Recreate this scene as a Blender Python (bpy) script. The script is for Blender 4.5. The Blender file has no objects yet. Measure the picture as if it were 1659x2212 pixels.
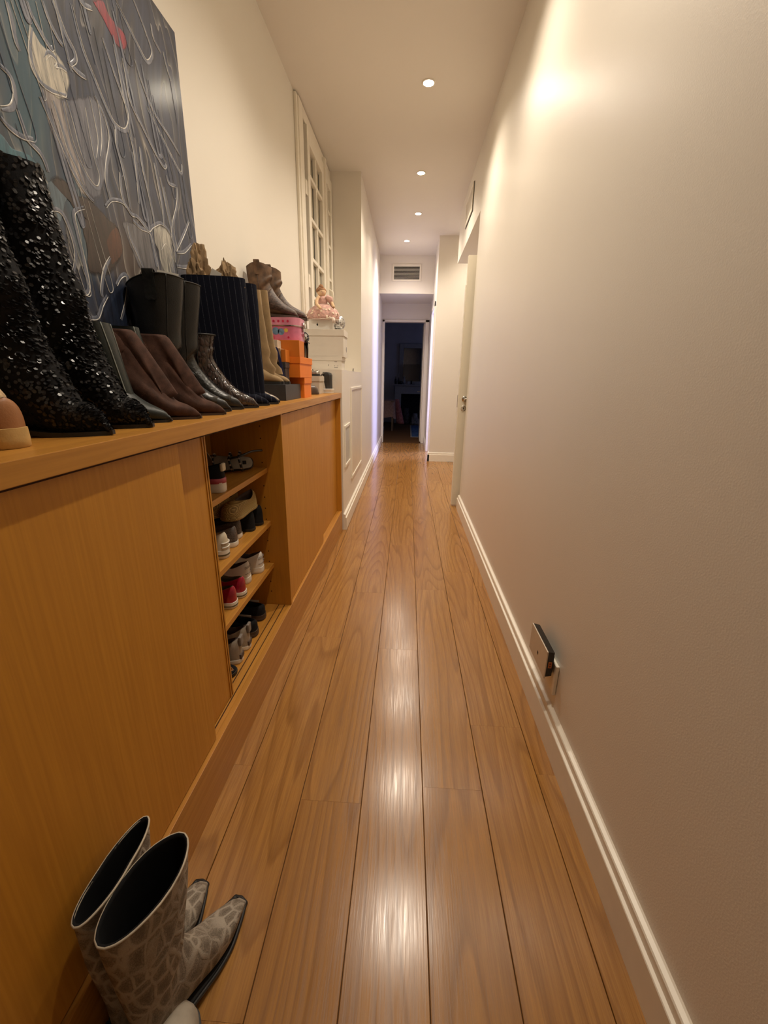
import bpy, bmesh, math, random
from mathutils import Vector, Matrix, noise as mnoise
random.seed(7)
S = bpy.context.scene
COL = S.collection
PI = math.pi

# ------------------------------------------------------------------ camera
CAM_H = 1.30
F_PX, PX, PY = 905.0, 829.5, 1106.0


def _unit(px, py):
    return Vector((px - PX, py - PY, F_PX)).normalized()


_Y = _unit(881.5, 817.0)                    # corridor direction seen by the lens
_D = _unit(780.0, 3915.0)                   # straight down seen by the lens
_D = (_D - _Y * _D.dot(_Y)).normalized()
_Z = -_D
_X = _Y.cross(_Z)
if _X.x < 0:
    _X = -_X
_R = Matrix((_X, _Y, _Z))                   # lens axes -> world axes
cam_d = bpy.data.cameras.new('camera')
cam_d.sensor_fit = 'HORIZONTAL'
cam_d.sensor_width = 36.0
cam_d.lens = F_PX / 1659.0 * 36.0
cam_d.clip_start = 0.02
cam = bpy.data.objects.new('camera', cam_d)
COL.objects.link(cam)
_r, _u, _b = _R @ Vector((1, 0, 0)), _R @ Vector((0, -1, 0)), _R @ Vector((0, 0, -1))
cam.matrix_world = Matrix(((_r.x, _u.x, _b.x, 0), (_r.y, _u.y, _b.y, 0), (_r.z, _u.z, _b.z, CAM_H), (0, 0, 0, 1)))
S.camera = cam

# ------------------------------------------------------------------ world, exposure
S.view_settings.view_transform = 'Standard'
S.view_settings.look = 'None'
S.view_settings.gamma = 1.0
S.view_settings.use_curve_mapping = False
S.view_settings.exposure = 0.0
w = bpy.data.worlds.new('dusk')
S.world = w
w.use_nodes = True
w.node_tree.nodes['Background'].inputs[0].default_value = (0.05, 0.08, 0.2, 1)
w.node_tree.nodes['Background'].inputs[1].default_value = 0.05
LAMP_W = 77.0
LAMP_COL = (1.0, 0.88, 0.73)
CEIL = 3.24
LAMPS = [(0.07, 1.12), (0.075, 2.38), (0.075, 3.656), (0.062, 4.986), (0.059, 6.064), (-0.084, 7.146), (0.95, 6.40)]  # first one is assumed from the lamp spacing, last one is unseen, added in the side passage to brighten the return wall


def area_light(name, loc, rot, size, size_y, energy, color):
    d = bpy.data.lights.new(name, 'AREA')
    d.shape = 'RECTANGLE'
    d.size, d.size_y, d.energy, d.color = size, size_y, energy, color
    o = bpy.data.objects.new(name, d)
    o.location = loc
    o.rotation_euler = rot
    COL.objects.link(o)
    return o


# added blue lights for assumed windows: side room (shines out of its doorway), far bedroom
area_light('added_side_room_light', (2.25, 8.35, 1.5), (0, PI / 2, math.radians(24)), 1.6, 0.9, 190.0, (0.40, 0.45, 1.0))  # no window built; aimed through the doorway to cast the blue wall stripe
area_light('added_bedroom_light', (1.9, 11.4, 1.7), (0, PI / 2, 0), 1.5, 1.2, 3.5, (0.45, 0.55, 1.0))  # no window built; added to faintly light the dark bedroom

# ------------------------------------------------------------------ helpers
MATS = {}


def nt(name):
    m = bpy.data.materials.new(name)
    m.use_nodes = True
    t = m.node_tree
    b = t.nodes['Principled BSDF']
    return m, t, b


def node(t, kind, **kw):
    n = t.nodes.new(kind)
    for k, v in kw.items():
        if k.startswith('i_'):
            key = k[2:]
            n.inputs[int(key) if key.isdigit() else key].default_value = v
        else:
            setattr(n, k, v)
    return n


def ramp(t, fac, stops, interp='LINEAR'):
    r = node(t, 'ShaderNodeValToRGB')
    r.color_ramp.interpolation = interp
    e = r.color_ramp.elements
    while len(e) < len(stops):
        e.new(0.5)
    for el, (p, c) in zip(e, stops):
        el.position = p
        el.color = (c[0], c[1], c[2], 1) if not isinstance(c, (int, float)) else (c, c, c, 1)
    t.links.new(fac, r.inputs[0])
    return r.outputs[0]


def mapping(t, src, scale=(1, 1, 1), rot=(0, 0, 0), loc=(0, 0, 0)):
    m = node(t, 'ShaderNodeMapping')
    m.inputs['Scale'].default_value = scale
    m.inputs['Rotation'].default_value = rot
    m.inputs['Location'].default_value = loc
    t.links.new(src, m.inputs['Vector'])
    return m.outputs[0]


def noise(t, vec, scale, detail=3, rough=0.5, dist=0.0):
    n = node(t, 'ShaderNodeTexNoise')
    n.inputs['Scale'].default_value = scale
    n.inputs['Detail'].default_value = detail
    n.inputs['Roughness'].default_value = rough
    n.inputs['Distortion'].default_value = dist
    t.links.new(vec, n.inputs['Vector'])
    return n


def mix(t, fac, a, b, mode='MIX'):
    m = node(t, 'ShaderNodeMix', data_type='RGBA', blend_type=mode)
    for sock, val in ((m.inputs[0], fac), (m.inputs[6], a), (m.inputs[7], b)):
        if hasattr(val, 'links') or isinstance(val, bpy.types.NodeSocket):
            t.links.new(val, sock)
        elif isinstance(val, (int, float)):
            sock.default_value = val
        else:
            sock.default_value = (val[0], val[1], val[2], 1)
    return m.outputs[2]


def math_n(t, op, a, b=None):
    m = node(t, 'ShaderNodeMath', operation=op)
    for i, val in enumerate((a, b)):
        if val is None:
            continue
        if isinstance(val, bpy.types.NodeSocket):
            t.links.new(val, m.inputs[i])
        else:
            m.inputs[i].default_value = val
    return m.outputs[0]


def bump(t, b, height, strength, dist=0.002):
    n = node(t, 'ShaderNodeBump')
    n.inputs['Strength'].default_value = strength
    n.inputs['Distance'].default_value = dist
    t.links.new(height, n.inputs['Height'])
    t.links.new(n.outputs[0], b.inputs['Normal'])


def mat(name, col, rough=0.5, metal=0.0, var=0.08, scale=25.0, bmp=0.0, bscale=200.0, stretch=(1, 1, 1), coat=0.0, sheen=0.0, emit=None):
    """plain procedural material: a colour with soft noise variation and fine relief"""
    if name in MATS:
        return MATS[name]
    m, t, b = nt(name)
    tc = node(t, 'ShaderNodeTexCoord')
    v = mapping(t, tc.outputs['Object'], scale=stretch)
    n = noise(t, v, scale, 4)
    dark = tuple(c * (1 - var * 2) for c in col)
    lite = tuple(min(1, c * (1 + var * 2)) for c in col)
    t.links.new(ramp(t, n.outputs[0], [(0.3, dark), (0.7, lite)]), b.inputs['Base Color'])
    b.inputs['Roughness'].default_value = rough
    b.inputs['Metallic'].default_value = metal
    if rough >= 0.7:
        b.inputs['Specular IOR Level'].default_value = 0.22
    if coat:
        b.inputs['Coat Weight'].default_value = coat
        b.inputs['Coat Roughness'].default_value = 0.12
    if sheen:
        b.inputs['Sheen Weight'].default_value = sheen
    if bmp:
        bump(t, b, noise(t, v, bscale, 3).outputs[0], bmp)
    if emit:
        b.inputs['Emission Color'].default_value = (emit[0], emit[1], emit[2], 1)
        b.inputs['Emission Strength'].default_value = emit[3]
    MATS[name] = m
    return m


def wood(name, dark, mid, lite, axis, rough, fine=140.0, ring=6.0, bmp=0.12, per_object=True, cathedral=0.5, arcs=16.0, wave=1.0):
    """oak: stretched cathedral rings, fine pores and streaks along one axis"""
    m, t, b = nt(name)
    tc = node(t, 'ShaderNodeTexCoord')
    vec = tc.outputs['Object']
    if per_object:
        oi = node(t, 'ShaderNodeObjectInfo')
        mul = math_n(t, 'MULTIPLY', oi.outputs['Random'], 37.0)
        cx = node(t, 'ShaderNodeCombineXYZ')
        for i in range(3):
            t.links.new(mul, cx.inputs[i])
        add = node(t, 'ShaderNodeVectorMath', operation='ADD')
        t.links.new(vec, add.inputs[0])
        t.links.new(cx.outputs[0], add.inputs[1])
        vec = add.outputs[0]
    st = [1.0, 1.0, 1.0]
    st[axis] = 0.09
    v = mapping(t, vec, scale=st)
    sf = [1.0, 1.0, 1.0]
    sf[axis] = 0.025
    vf = mapping(t, vec, scale=sf)
    warp = noise(t, v, 5.0, 3)
    wv = node(t, 'ShaderNodeTexWave', wave_type='BANDS', bands_direction='X' if axis != 0 else 'Y', wave_profile='SIN')
    wv.inputs['Scale'].default_value = ring
    wv.inputs['Distortion'].default_value = 7.0
    wv.inputs['Detail'].default_value = 2.0
    wv.inputs['Detail Scale'].default_value = 1.3
    t.links.new(v, wv.inputs['Vector'])
    lv = noise(t, v, 3.8, 1.6, 0.4)
    lf = math_n(t, 'FRACT', math_n(t, 'MULTIPLY', lv.outputs[0], arcs))
    rings_ = ramp(t, lf, [(0.0, 0.75), (0.06, 1.0), (0.22, 0.45), (0.55, 0.05), (0.93, 0.0), (1.0, 0.75)])
    nf = noise(t, vf, fine, 4, 0.6)
    nb = noise(t, v, 2.2, 3)
    c1 = ramp(t, nb.outputs[0], [(0.3, mid), (0.7, lite)])
    c2 = mix(t, math_n(t, 'MULTIPLY', ramp(t, wv.outputs[1], [(0.0, 1.0), (0.45, 0.25), (1.0, 0.0)]), cathedral * wave), c1, dark)
    c2 = mix(t, math_n(t, 'MULTIPLY', rings_, cathedral * 0.8), c2, dark)
    c3 = mix(t, math_n(t, 'MULTIPLY', ramp(t, nf.outputs[0], [(0.35, 1.0), (0.62, 0.0)]), 0.42), c2, dark)
    t.links.new(c3, b.inputs['Base Color'])
    t.links.new(ramp(t, nf.outputs[0], [(0.3, rough + 0.12), (0.7, rough)]), b.inputs['Roughness'])
    if bmp:
        bump(t, b, nf.outputs[0], bmp, 0.0015)
    return m


def paint_mat(name, col, rough=0.36, bs=0.10, bscale=170.0):
    """eggshell wall paint with roller stipple"""
    m, t, b = nt(name)
    tc = node(t, 'ShaderNodeTexCoord')
    v = tc.outputs['Object']
    n = noise(t, v, 1.3, 3)
    t.links.new(ramp(t, n.outputs[0], [(0.3, tuple(c * 0.97 for c in col)), (0.7, col)]), b.inputs['Base Color'])
    b.inputs['Roughness'].default_value = rough
    n1 = noise(t, v, bscale, 2, 0.5)
    bump(t, b, n1.outputs[0], bs, 0.003)
    return m


M_WALL = paint_mat('wall_paint', (0.80, 0.745, 0.655), 0.38, 0.10, 230)
M_WALL_L = paint_mat('wall_paint_cream', (0.79, 0.745, 0.655), 0.5, 0.10, 150)
M_CEIL = paint_mat('ceiling_paint', (0.80, 0.75, 0.67), 0.8, 0.03, 120)
M_TRIM = mat('trim_paint', (0.86, 0.80, 0.68), 0.32, var=0.01)
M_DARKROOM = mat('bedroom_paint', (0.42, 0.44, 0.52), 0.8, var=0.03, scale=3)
M_FLOOR = wood('floor_oak', (0.165, 0.064, 0.013), (0.385, 0.178, 0.044), (0.475, 0.240, 0.068), 1, 0.155, fine=300, ring=9.0, bmp=0.07, cathedral=0.60, arcs=24.0, wave=0.25)
M_JOINT = mat('floor_joint', (0.10, 0.045, 0.015), 0.8)
M_DOORW = wood('cabinet_veneer', (0.38, 0.150, 0.014), (0.52, 0.222, 0.020), (0.56, 0.252, 0.026), 2, 0.38, fine=120, ring=3.0, bmp=0.04, cathedral=0.18)
M_TOPW = wood('worktop_veneer', (0.33, 0.135, 0.020), (0.48, 0.212, 0.031), (0.54, 0.252, 0.042), 1, 0.32, fine=120, ring=4.0, bmp=0.04, cathedral=0.25)
M_GAP = mat('shadow_gap', (0.05, 0.018, 0.005), 0.7)


def link(o, parent=None):
    COL.objects.link(o)
    if parent is not None:
        o.parent = parent
    return o


def tag(o, label=None, cat=None, group=None, kind=None):
    if label:
        o['label'] = label
    if cat:
        o['category'] = cat
    if group:
        o['group'] = group
    if kind:
        o['kind'] = kind
    return o


def thing(name, label, cat, loc=(0, 0, 0), rot=0.0, group=None):
    o = bpy.data.objects.new(name, None)
    o.empty_display_size = 0.05
    o.location = loc
    o.rotation_euler = (0, 0, rot) if isinstance(rot, (int, float)) else rot
    link(o)
    return tag(o, label, cat, group)


def from_bm(name, bm, m, parent=None, smooth=False, auto=None):
    me = bpy.data.meshes.new(name)
    bmesh.ops.recalc_face_normals(bm, faces=bm.faces)
    for f in bm.faces:
        f.smooth = smooth
    bm.to_mesh(me)
    bm.free()
    if m:
        me.materials.append(m)
    o = bpy.data.objects.new(name, me)
    link(o, parent)
    if auto is not None:
        try:
            me.set_sharp_from_angle(angle=math.radians(auto))
        except Exception:
            pass
    return o


def bm_box(bm, x, y, z, bev=0.0, taper=None):
    vs = []
    for k in (0, 1):
        tx = ty = 0.0
        if taper and k == 1:
            tx, ty = taper
        for (i, j) in ((0, 0), (1, 0), (1, 1), (0, 1)):
            vs.append(bm.verts.new((x[i] + (tx if i == 0 else -tx), y[j] + (ty if j == 0 else -ty), z[k])))
    fs = [bm.faces.new([vs[a] for a in q]) for q in ((3, 2, 1, 0), (4, 5, 6, 7), (0, 1, 5, 4), (1, 2, 6, 5), (2, 3, 7, 6), (3, 0, 4, 7))]
    if bev > 0:
        es = list({e for f in fs for e in f.edges})
        bmesh.ops.bevel(bm, geom=es, offset=bev, segments=2, profile=0.6, affect='EDGES', clamp_overlap=True)


def box(name, x, y, z, m, parent=None, bev=0.0, taper=None):
    bm = bmesh.new()
    bm_box(bm, x, y, z, bev, taper)
    return from_bm(name, bm, m, parent, smooth=False)


def boxes(name, lst, m, parent=None, bev=0.0):
    bm = bmesh.new()
    for (x, y, z) in lst:
        bm_box(bm, x, y, z, bev)
    return from_bm(name, bm, m, parent)


def struct(o):
    o['kind'] = 'structure'
    return o


def rings_bm(bm, rings, cap0=True, cap1=False, closed=True):
    vr = [[bm.verts.new(p) for p in r] for r in rings]
    n = len(vr[0])
    for a, b in zip(vr, vr[1:]):
        for j in range(n if closed else n - 1):
            k = (j + 1) % n
            bm.faces.new((a[j], a[k], b[k], b[j]))
    if cap0:
        c = bm.verts.new(sum((v.co for v in vr[0]), Vector()) / n)
        for j in range(n):
            bm.faces.new((c, vr[0][(j + 1) % n], vr[0][j]))
    if cap1:
        c = bm.verts.new(sum((v.co for v in vr[-1]), Vector()) / n)
        for j in range(n):
            bm.faces.new((c, vr[-1][j], vr[-1][(j + 1) % n]))
    return vr


def loft(name, rings, m, parent=None, cap0=True, cap1=False, smooth=True, auto=None):
    bm = bmesh.new()
    rings_bm(bm, rings, cap0, cap1)
    return from_bm(name, bm, m, parent, smooth=smooth, auto=auto)


def tube_bm(bm, pts, r, n=8, caps=True):
    pts = [Vector(p) for p in pts]
    rad = r if isinstance(r, (list, tuple)) else [r] * len(pts)
    up = Vector((0, 0, 1))
    rings = []
    prev = None
    for i, p in enumerate(pts):
        d = (pts[min(i + 1, len(pts) - 1)] - pts[max(i - 1, 0)]).normalized()
        a = prev if prev is not None else (up if abs(d.z) < 0.9 else Vector((1, 0, 0)))
        x = (a - d * a.dot(d)).normalized()
        prev = x
        y = d.cross(x)
        rings.append([p + (x * math.cos(t) + y * math.sin(t)) * rad[i] for t in [2 * PI * k / n for k in range(n)]])
    rings_bm(bm, rings, caps, caps)


def tube(name, pts, r, m, parent=None, n=8):
    bm = bmesh.new()
    tube_bm(bm, pts, r, n)
    return from_bm(name, bm, m, parent, smooth=True)


def cr(vals, u):
    """Catmull-Rom through rows of numbers, u in 0..len-1"""
    n = len(vals)
    i = min(int(u), n - 2)
    f = u - i
    p0, p1, p2, p3 = vals[max(i - 1, 0)], vals[i], vals[i + 1], vals[min(i + 2, n - 1)]
    return [0.5 * ((2 * b) + (c - a) * f + (2 * a - 5 * b + 4 * c - d) * f * f + (-a + 3 * b - 3 * c + d) * f ** 3) for a, b, c, d in zip(p0, p1, p2, p3)]


def smooth_path(pts, n=6):
    pts = [tuple(p) for p in pts]
    out = [Vector(cr(pts, k / n)) for k in range((len(pts) - 1) * n)]
    return out + [Vector(pts[-1])]


# ------------------------------------------------------------------ room shell
def plane_slab(name, x, y, z, m, loc=(0, 0, 0), rz=0.0):
    o = box(name, x, y, z, m)
    o.location = loc
    o.rotation_euler = (0, 0, rz)
    return struct(o)


XR = 0.578          # face of the long wall opposite the cabinet
XRB = 0.552         # face of its skirting
XL2 = -0.53         # face of the far left wall and half wall
YD = 8.90           # wall with the bedroom doorway
YHDR = 7.90         # boxed header with the grille
YC = 6.90           # wall facing the camera past the opening
XC = 0.385
TL = -0.012         # the left wall runs slightly askew
XL = -0.928

floor = struct(box('floor', (-2.4, 2.6), (-1.7, 13.4), (-0.12, -0.006), M_JOINT))
PW, PL, GAP = 0.1975, 1.38, 0.0011
starts = {-5: 0.3, -4: 1.10, -3: 0.495, -2: 0.989 - PL, -1: 0.42, 0: 1.06 - PL, 1: 1.337 - PL, 2: 1.134 - PL, 3: 0.5, 4: 0.9, 5: 0.2}
plank_mesh = {}
for c in range(-5, 6):
    x0 = 0.0925 + c * PW
    xa, xb = x0 + GAP, x0 + PW - GAP
    if c <= -5:
        continue
    ymin, ymax = -1.6, 8.86
    if c == -4:
        xa = -0.60
    if c >= 3:
        ymin, ymax = 4.30, 6.86
        if c > 4:
            continue
    y = starts[c] - PL * 3
    while y < ymax:
        ya, yb = max(y, ymin) + GAP * 0.2, min(y + PL, ymax) - GAP * 0.2
        if yb - ya > 0.05:
            key = (round(xb - xa, 3), round(yb - ya, 3))
            if key not in plank_mesh:
                bm = bmesh.new()
                bm_box(bm, (0, xb - xa), (0, yb - ya), (-0.006, 0.0), 0.0)
                top = [e for e in bm.edges if all(abs(v.co.z) < 1e-6 for v in e.verts) and abs(e.verts[0].co.x - e.verts[1].co.x) < 1e-6]
                bmesh.ops.bevel(bm, geom=top, offset=0.0010, segments=1, affect='EDGES')
                me = bpy.data.meshes.new('plank')
                bmesh.ops.recalc_face_normals(bm, faces=bm.faces)
                bm.to_mesh(me)
                bm.free()
                me.materials.append(M_FLOOR)
                plank_mesh[key] = me
            o = bpy.data.objects.new('plank', plank_mesh[key])
            o.location = (xa, ya, 0)
            link(o, floor)
        y += PL

plane_slab('ceiling', (-2.4, 2.6), (-1.7, 13.4), (CEIL, CEIL + 0.12), M_CEIL)
plane_slab('wall_left', (-0.12, 0.0), (-1.75, 5.2), (0, CEIL), M_WALL_L, (XL, 0, 0), TL)
plane_slab('wall_left_far', (-1.05, XL2), (4.95, YD + 0.12), (0, CEIL), M_WALL)
plane_slab('wall_right', (XR, 1.95), (-1.7, 4.28), (0, CEIL), M_WALL)
plane_slab('wall_behind', (-1.1, 1.95), (-1.75, -1.62), (0, CEIL), M_WALL)
plane_slab('wall_passage', (1.95, 2.05), (4.0, YC + 0.05), (0, CEIL), M_WALL)
half = plane_slab('wall_half', (-1.0, XL2), (3.50, 4.96), (0, 1.355), M_WALL)
# boxed beam over the side opening, flush with the long wall
plane_slab('wall_right_beam', (XR, 1.95), (4.275, 6.04), (2.69, CEIL), M_WALL)
# return wall past the opening, and the right wall of the far corridor with its doorway
plane_slab('wall_return', (XC, 2.05), (YC, YC + 0.14), (0, CEIL), M_WALL)
DY0, DY1, DZ = 7.12, 7.86, 2.36
far_r = struct(boxes('wall_right_far', [((XC, XC + 0.12), (YC + 0.14, DY0), (0, CEIL)), ((XC, XC + 0.12), (DY1, YD), (0, CEIL)), ((XC, XC + 0.12), (DY0, DY1), (DZ, CEIL))], M_WALL))
plane_slab('wall_header', (XL2, XC), (YHDR, YD + 0.05), (2.665, CEIL), M_WALL)
OX0, OX1, OZ = -0.50, 0.315, 2.35
struct(boxes('wall_far', [((XL2 - 0.3, OX0), (YD, YD + 0.12), (0, CEIL)), ((OX1, XC + 0.3), (YD, YD + 0.12), (0, CEIL)), ((OX0, OX1), (YD, YD + 0.12), (OZ, CEIL))], M_WALL))
# bedroom beyond and side room
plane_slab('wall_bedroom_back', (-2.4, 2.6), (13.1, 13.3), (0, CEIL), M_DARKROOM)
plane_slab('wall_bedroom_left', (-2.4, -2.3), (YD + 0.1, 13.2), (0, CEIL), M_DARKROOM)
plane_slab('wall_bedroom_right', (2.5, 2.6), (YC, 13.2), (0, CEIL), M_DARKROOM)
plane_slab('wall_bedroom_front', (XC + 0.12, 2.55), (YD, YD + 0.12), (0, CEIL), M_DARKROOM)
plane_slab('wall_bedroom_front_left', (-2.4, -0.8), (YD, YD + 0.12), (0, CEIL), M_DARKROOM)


def skirting(name, path, side):
    """profiled skirting along a straight path; side = outward normal (x, y)"""
    prof = [(0, 0), (0.026, 0), (0.026, 0.108), (0.0245, 0.111), (0.017, 0.114), (0.0165, 0.136), (0.014, 0.140), (0.004, 0.143), (0.0, 0.146)]
    (x0, y0), (x1, y1) = path
    bm = bmesh.new()
    rr = []
    for (x, y) in ((x0, y0), (x1, y1)):
        rr.append([bm.verts.new((x + side[0] * d, y + side[1] * d, z)) for d, z in prof])
    n = len(prof)
    for j in range(n):
        bm.faces.new((rr[0][j], rr[0][(j + 1) % n], rr[1][(j + 1) % n], rr[1][j]))
    bm.faces.new(rr[0])
    bm.faces.new(rr[1][::-1])
    return struct(from_bm(name, bm, M_TRIM))


skirting('baseboard_right', ((XR, -1.6), (XR, 4.28)), (-1, 0))
skirting('baseboard_left', ((XL2, 3.50), (XL2, YD)), (1, 0))
skirting('baseboard_return', ((XC - 0.026, YC), (1.9, YC)), (0, -1))
skirting('baseboard_right_far', ((XC, DY1 + 0.08), (XC, YD)), (-1, 0))
skirting('baseboard_right_stub', ((XC, YC - 0.026), (XC, DY0 - 0.08)), (-1, 0))

# door casings
def casing(name, parts, m=M_TRIM):
    return struct(boxes(name, parts, m, bev=0.004))


casing('trim_1', [((OX0 - 0.035, OX0 + 0.012), (YD - 0.018, YD + 0.13), (0, OZ + 0.03)), ((OX1 - 0.012, OX1 + 0.06), (YD - 0.018, YD + 0.13), (0, OZ + 0.03)), ((OX0 - 0.035, OX1 + 0.06), (YD - 0.018, YD + 0.13), (OZ - 0.012, OZ + 0.03))])
casing('trim_2', [((XC - 0.018, XC + 0.13), (DY0 - 0.07, DY0 + 0.012), (0, DZ + 0.06)), ((XC - 0.018, XC + 0.13), (DY1 - 0.012, DY1 + 0.07), (0, DZ + 0.06)), ((XC - 0.018, XC + 0.13), (DY0 - 0.07, DY1 + 0.07), (DZ - 0.012, DZ + 0.06))])

# access panels on the half wall
M_PANEL = mat('panel_paint', (0.74, 0.66, 0.52), 0.3, var=0.02, scale=6, bmp=0.03)
M_PANELG = mat('panel_paint_grey', (0.52, 0.50, 0.44), 0.35, var=0.06, scale=9)


def access_panel(y, z, inner):
    f = 0.022
    a = box('access_panel', (XL2, XL2 + 0.004), (y[0] + f, y[1] - f), (z[0] + f, z[1] - f), inner, half, 0.001)
    for nm, yy, zz in (('panel_frame', (y[0], y[0] + f), z), ('panel_frame', (y[1] - f, y[1]), z), ('panel_frame', (y[0] + f, y[1] - f), (z[1] - f, z[1])), ('panel_frame', (y[0] + f, y[1] - f), (z[0], z[0] + f))):
        box(nm, (XL2, XL2 + 0.011), yy, zz, M_TRIM, half, 0.002)


access_panel((3.585, 3.93), (0.545, 0.905), M_PANELG)
access_panel((4.03, 4.93), (0.345, 1.208), M_PANEL)

# ------------------------------------------------------------------ downlights
M_BULB = mat('bulb_glow', (1, 0.9, 0.7), 0.4, emit=(1.0, 0.86, 0.62, 90.0))
M_RING = mat('lamp_ring_white', (0.85, 0.80, 0.70), 0.35, var=0.02)
names = ['assumed recessed round ceiling lamp above the sequinned boots', 'recessed round ceiling lamp above the leather boots',
         'recessed round ceiling lamp, brightest and first of the visible row', 'recessed round ceiling lamp, second of the visible row', 'recessed round ceiling lamp, third of the visible row', 'recessed round ceiling lamp closest to the slatted grille', 'unseen recessed ceiling lamp added in the side passage to brighten the return wall']


def annulus(bm, r0, r1, z0, z1, n=28):
    def c(r, z):
        return [Vector((r * math.cos(2 * PI * k / n), r * math.sin(2 * PI * k / n), z)) for k in range(n)]
    rings_bm(bm, [c(r0, z0), c(r0, z1), c(r1, z1), c(r1, z0 + 0.001)], False, False)


ring_me = bulb_me = None
for i, (lx, ly) in enumerate(LAMPS):
    t_ = thing('downlight', names[i], 'ceiling lamp', (lx, ly, CEIL), 0, 'recessed ceiling lamps along the corridor')
    if ring_me is None:
        bm = bmesh.new()
        annulus(bm, 0.036, 0.046, 0.0, -0.005)
        ro = from_bm('ring', bm, M_RING, t_, True, 40)
        bm = bmesh.new()
        n = 20
        prof = [(0.0355, -0.001), (0.033, -0.0035), (0.02, -0.005), (0.006, -0.0055)]
        rings_bm(bm, [[Vector((r * math.cos(2 * PI * k / n), r * math.sin(2 * PI * k / n), z)) for k in range(n)] for r, z in prof], False, True)
        bo = from_bm('bulb', bm, M_BULB, t_, True)
        ring_me, bulb_me = ro.data, bo.data
    else:
        link(bpy.data.objects.new('ring', ring_me), t_)
        link(bpy.data.objects.new('bulb', bulb_me), t_)
    d = bpy.data.lights.new('downlight_beam', 'SPOT')
    d.energy = LAMP_W * (0.6 if lx > 0.5 else 1.0)
    d.color = LAMP_COL
    d.spot_size = math.radians(140)
    d.spot_blend = 1.0
    d.shadow_soft_size = 0.03
    lo = bpy.data.objects.new('downlight_beam', d)
    lo.location = (lx, ly, CEIL - 0.03)
    link(lo)

# ------------------------------------------------------------------ grilles
M_VDARK = mat('vent_dark', (0.02, 0.018, 0.015), 0.7)
M_VGREY = mat('vent_grey', (0.20, 0.18, 0.15), 0.6)


def grille_header():
    x0, x1, z0, z1 = -0.318, 0.160, 2.850, 3.102
    g = thing('air_grille', 'white framed grille with dark horizontal slats on the boxed header', 'vent', (0, YHDR, 0))
    f = 0.026
    box('backing', (x0 + f, x1 - f), (-0.003, 0), (z0 + f, z1 - f), M_VDARK, g)
    for x, z in (((x0, x0 + f), (z0, z1)), ((x1 - f, x1), (z0, z1)), ((x0 + f, x1 - f), (z1 - f, z1)), ((x0 + f, x1 - f), (z0, z0 + f))):
        box('frame', x, (-0.014, 0), z, M_TRIM, g, 0.003)
    n = 10
    for k in range(n):
        z = z0 + f + (z1 - z0 - 2 * f) * (k + 0.5) / n
        s = box('slat', (x0 + f, x1 - f), (-0.010, -0.007), (-0.0024, 0.0024), M_TRIM, g)
        s.location = (0, 0, z)


grille_header()


def grille_side():
    y0, y1, z0, z1 = 4.83, 5.36, 2.875, 3.11
    g = thing('air_grille', 'flush side grille with fine grey mesh on the beam over the opening', 'vent', (XR, 0, 0))
    f = 0.03
    box('backing', (-0.004, 0), (y0 + f, y1 - f), (z0 + f, z1 - f), M_VGREY, g)
    for y, z in (((y0, y0 + f), (z0, z1)), ((y1 - f, y1), (z0, z1)), ((y0 + f, y1 - f), (z1 - f, z1)), ((y0 + f, y1 - f), (z0, z0 + f))):
        box('frame', (-0.013, -0.001), y, z, M_TRIM, g, 0.002)
    n = 12
    for k in range(n):
        z = z0 + f + (z1 - z0 - 2 * f) * (k + 0.5) / n
        s = box('slat', (-0.010, -0.004), (y0 + f, y1 - f), (-0.003, 0.003), M_TRIM, g)
        s.location = (0, 0, z)
    box('shadow_gap', (-0.004, 0.0), (y0 - 0.012, y0), (z0 - 0.012, z1), M_VDARK, g)
    box('shadow_gap', (-0.004, 0.0), (y0 - 0.012, y1), (z0 - 0.012, z0), M_VDARK, g)


grille_side()

# ------------------------------------------------------------------ open door leaf in the side opening
M_CHROME = mat('chrome', (0.62, 0.60, 0.55), 0.22, 1.0, var=0.03)
M_DOORP = mat('door_paint', (0.80, 0.73, 0.58), 0.35, var=0.01, scale=4, bmp=0.02)


def disc_bm(bm, c, nrm, r, h, n=20, r2=None):
    nrm = Vector(nrm).normalized()
    a = Vector((0, 0, 1)) if abs(nrm.z) < 0.9 else Vector((1, 0, 0))
    x = (a - nrm * a.dot(nrm)).normalized()
    y = nrm.cross(x)
    c = Vector(c)
    r2 = r if r2 is None else r2
    rings_bm(bm, [[c + nrm * hh + (x * math.cos(2 * PI * k / n) + y * math.sin(2 * PI * k / n)) * rr for k in range(n)] for hh, rr in ((0, r), (h * 0.7, r), (h, r2))], True, True)


def disc(name, c, nrm, r, h, m, parent, n=20, r2=None):
    bm = bmesh.new()
    disc_bm(bm, c, nrm, r, h, n, r2)
    return from_bm(name, bm, m, parent, True, 35)


dl = box('door_1', (0.512, 1.34), (4.355, 4.395), (0.012, 2.372), M_DOORP, None, 0.004)
struct(dl)
box('edge_lipping', (0.503, 0.512), (4.362, 4.392), (0.012, 2.13), M_TRIM, dl, 0.002)
disc('rosette', (0.566, 4.355, 1.113), (0, -1, 0), 0.026, 0.009, M_CHROME, dl, 24, 0.022)
disc('keyhole_rosette', (0.562, 4.355, 1.022), (0, -1, 0), 0.026, 0.007, M_CHROME, dl, 24, 0.023)
box('keyhole', (0.558, 0.566), (4.346, 4.350), (1.012, 1.032), M_VDARK, dl)
tube('lever', [(0.566, 4.350, 1.113), (0.566, 4.312, 1.113), (0.572, 4.302, 1.113), (0.60, 4.300, 1.112)], [0.009, 0.009, 0.009, 0.007], M_CHROME, dl)
box('latch_plate', (0.500, 0.504), (4.366, 4.388), (1.03, 1.15), mat('latch_steel', (0.30, 0.24, 0.17), 0.4, 0.6), dl)

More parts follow.
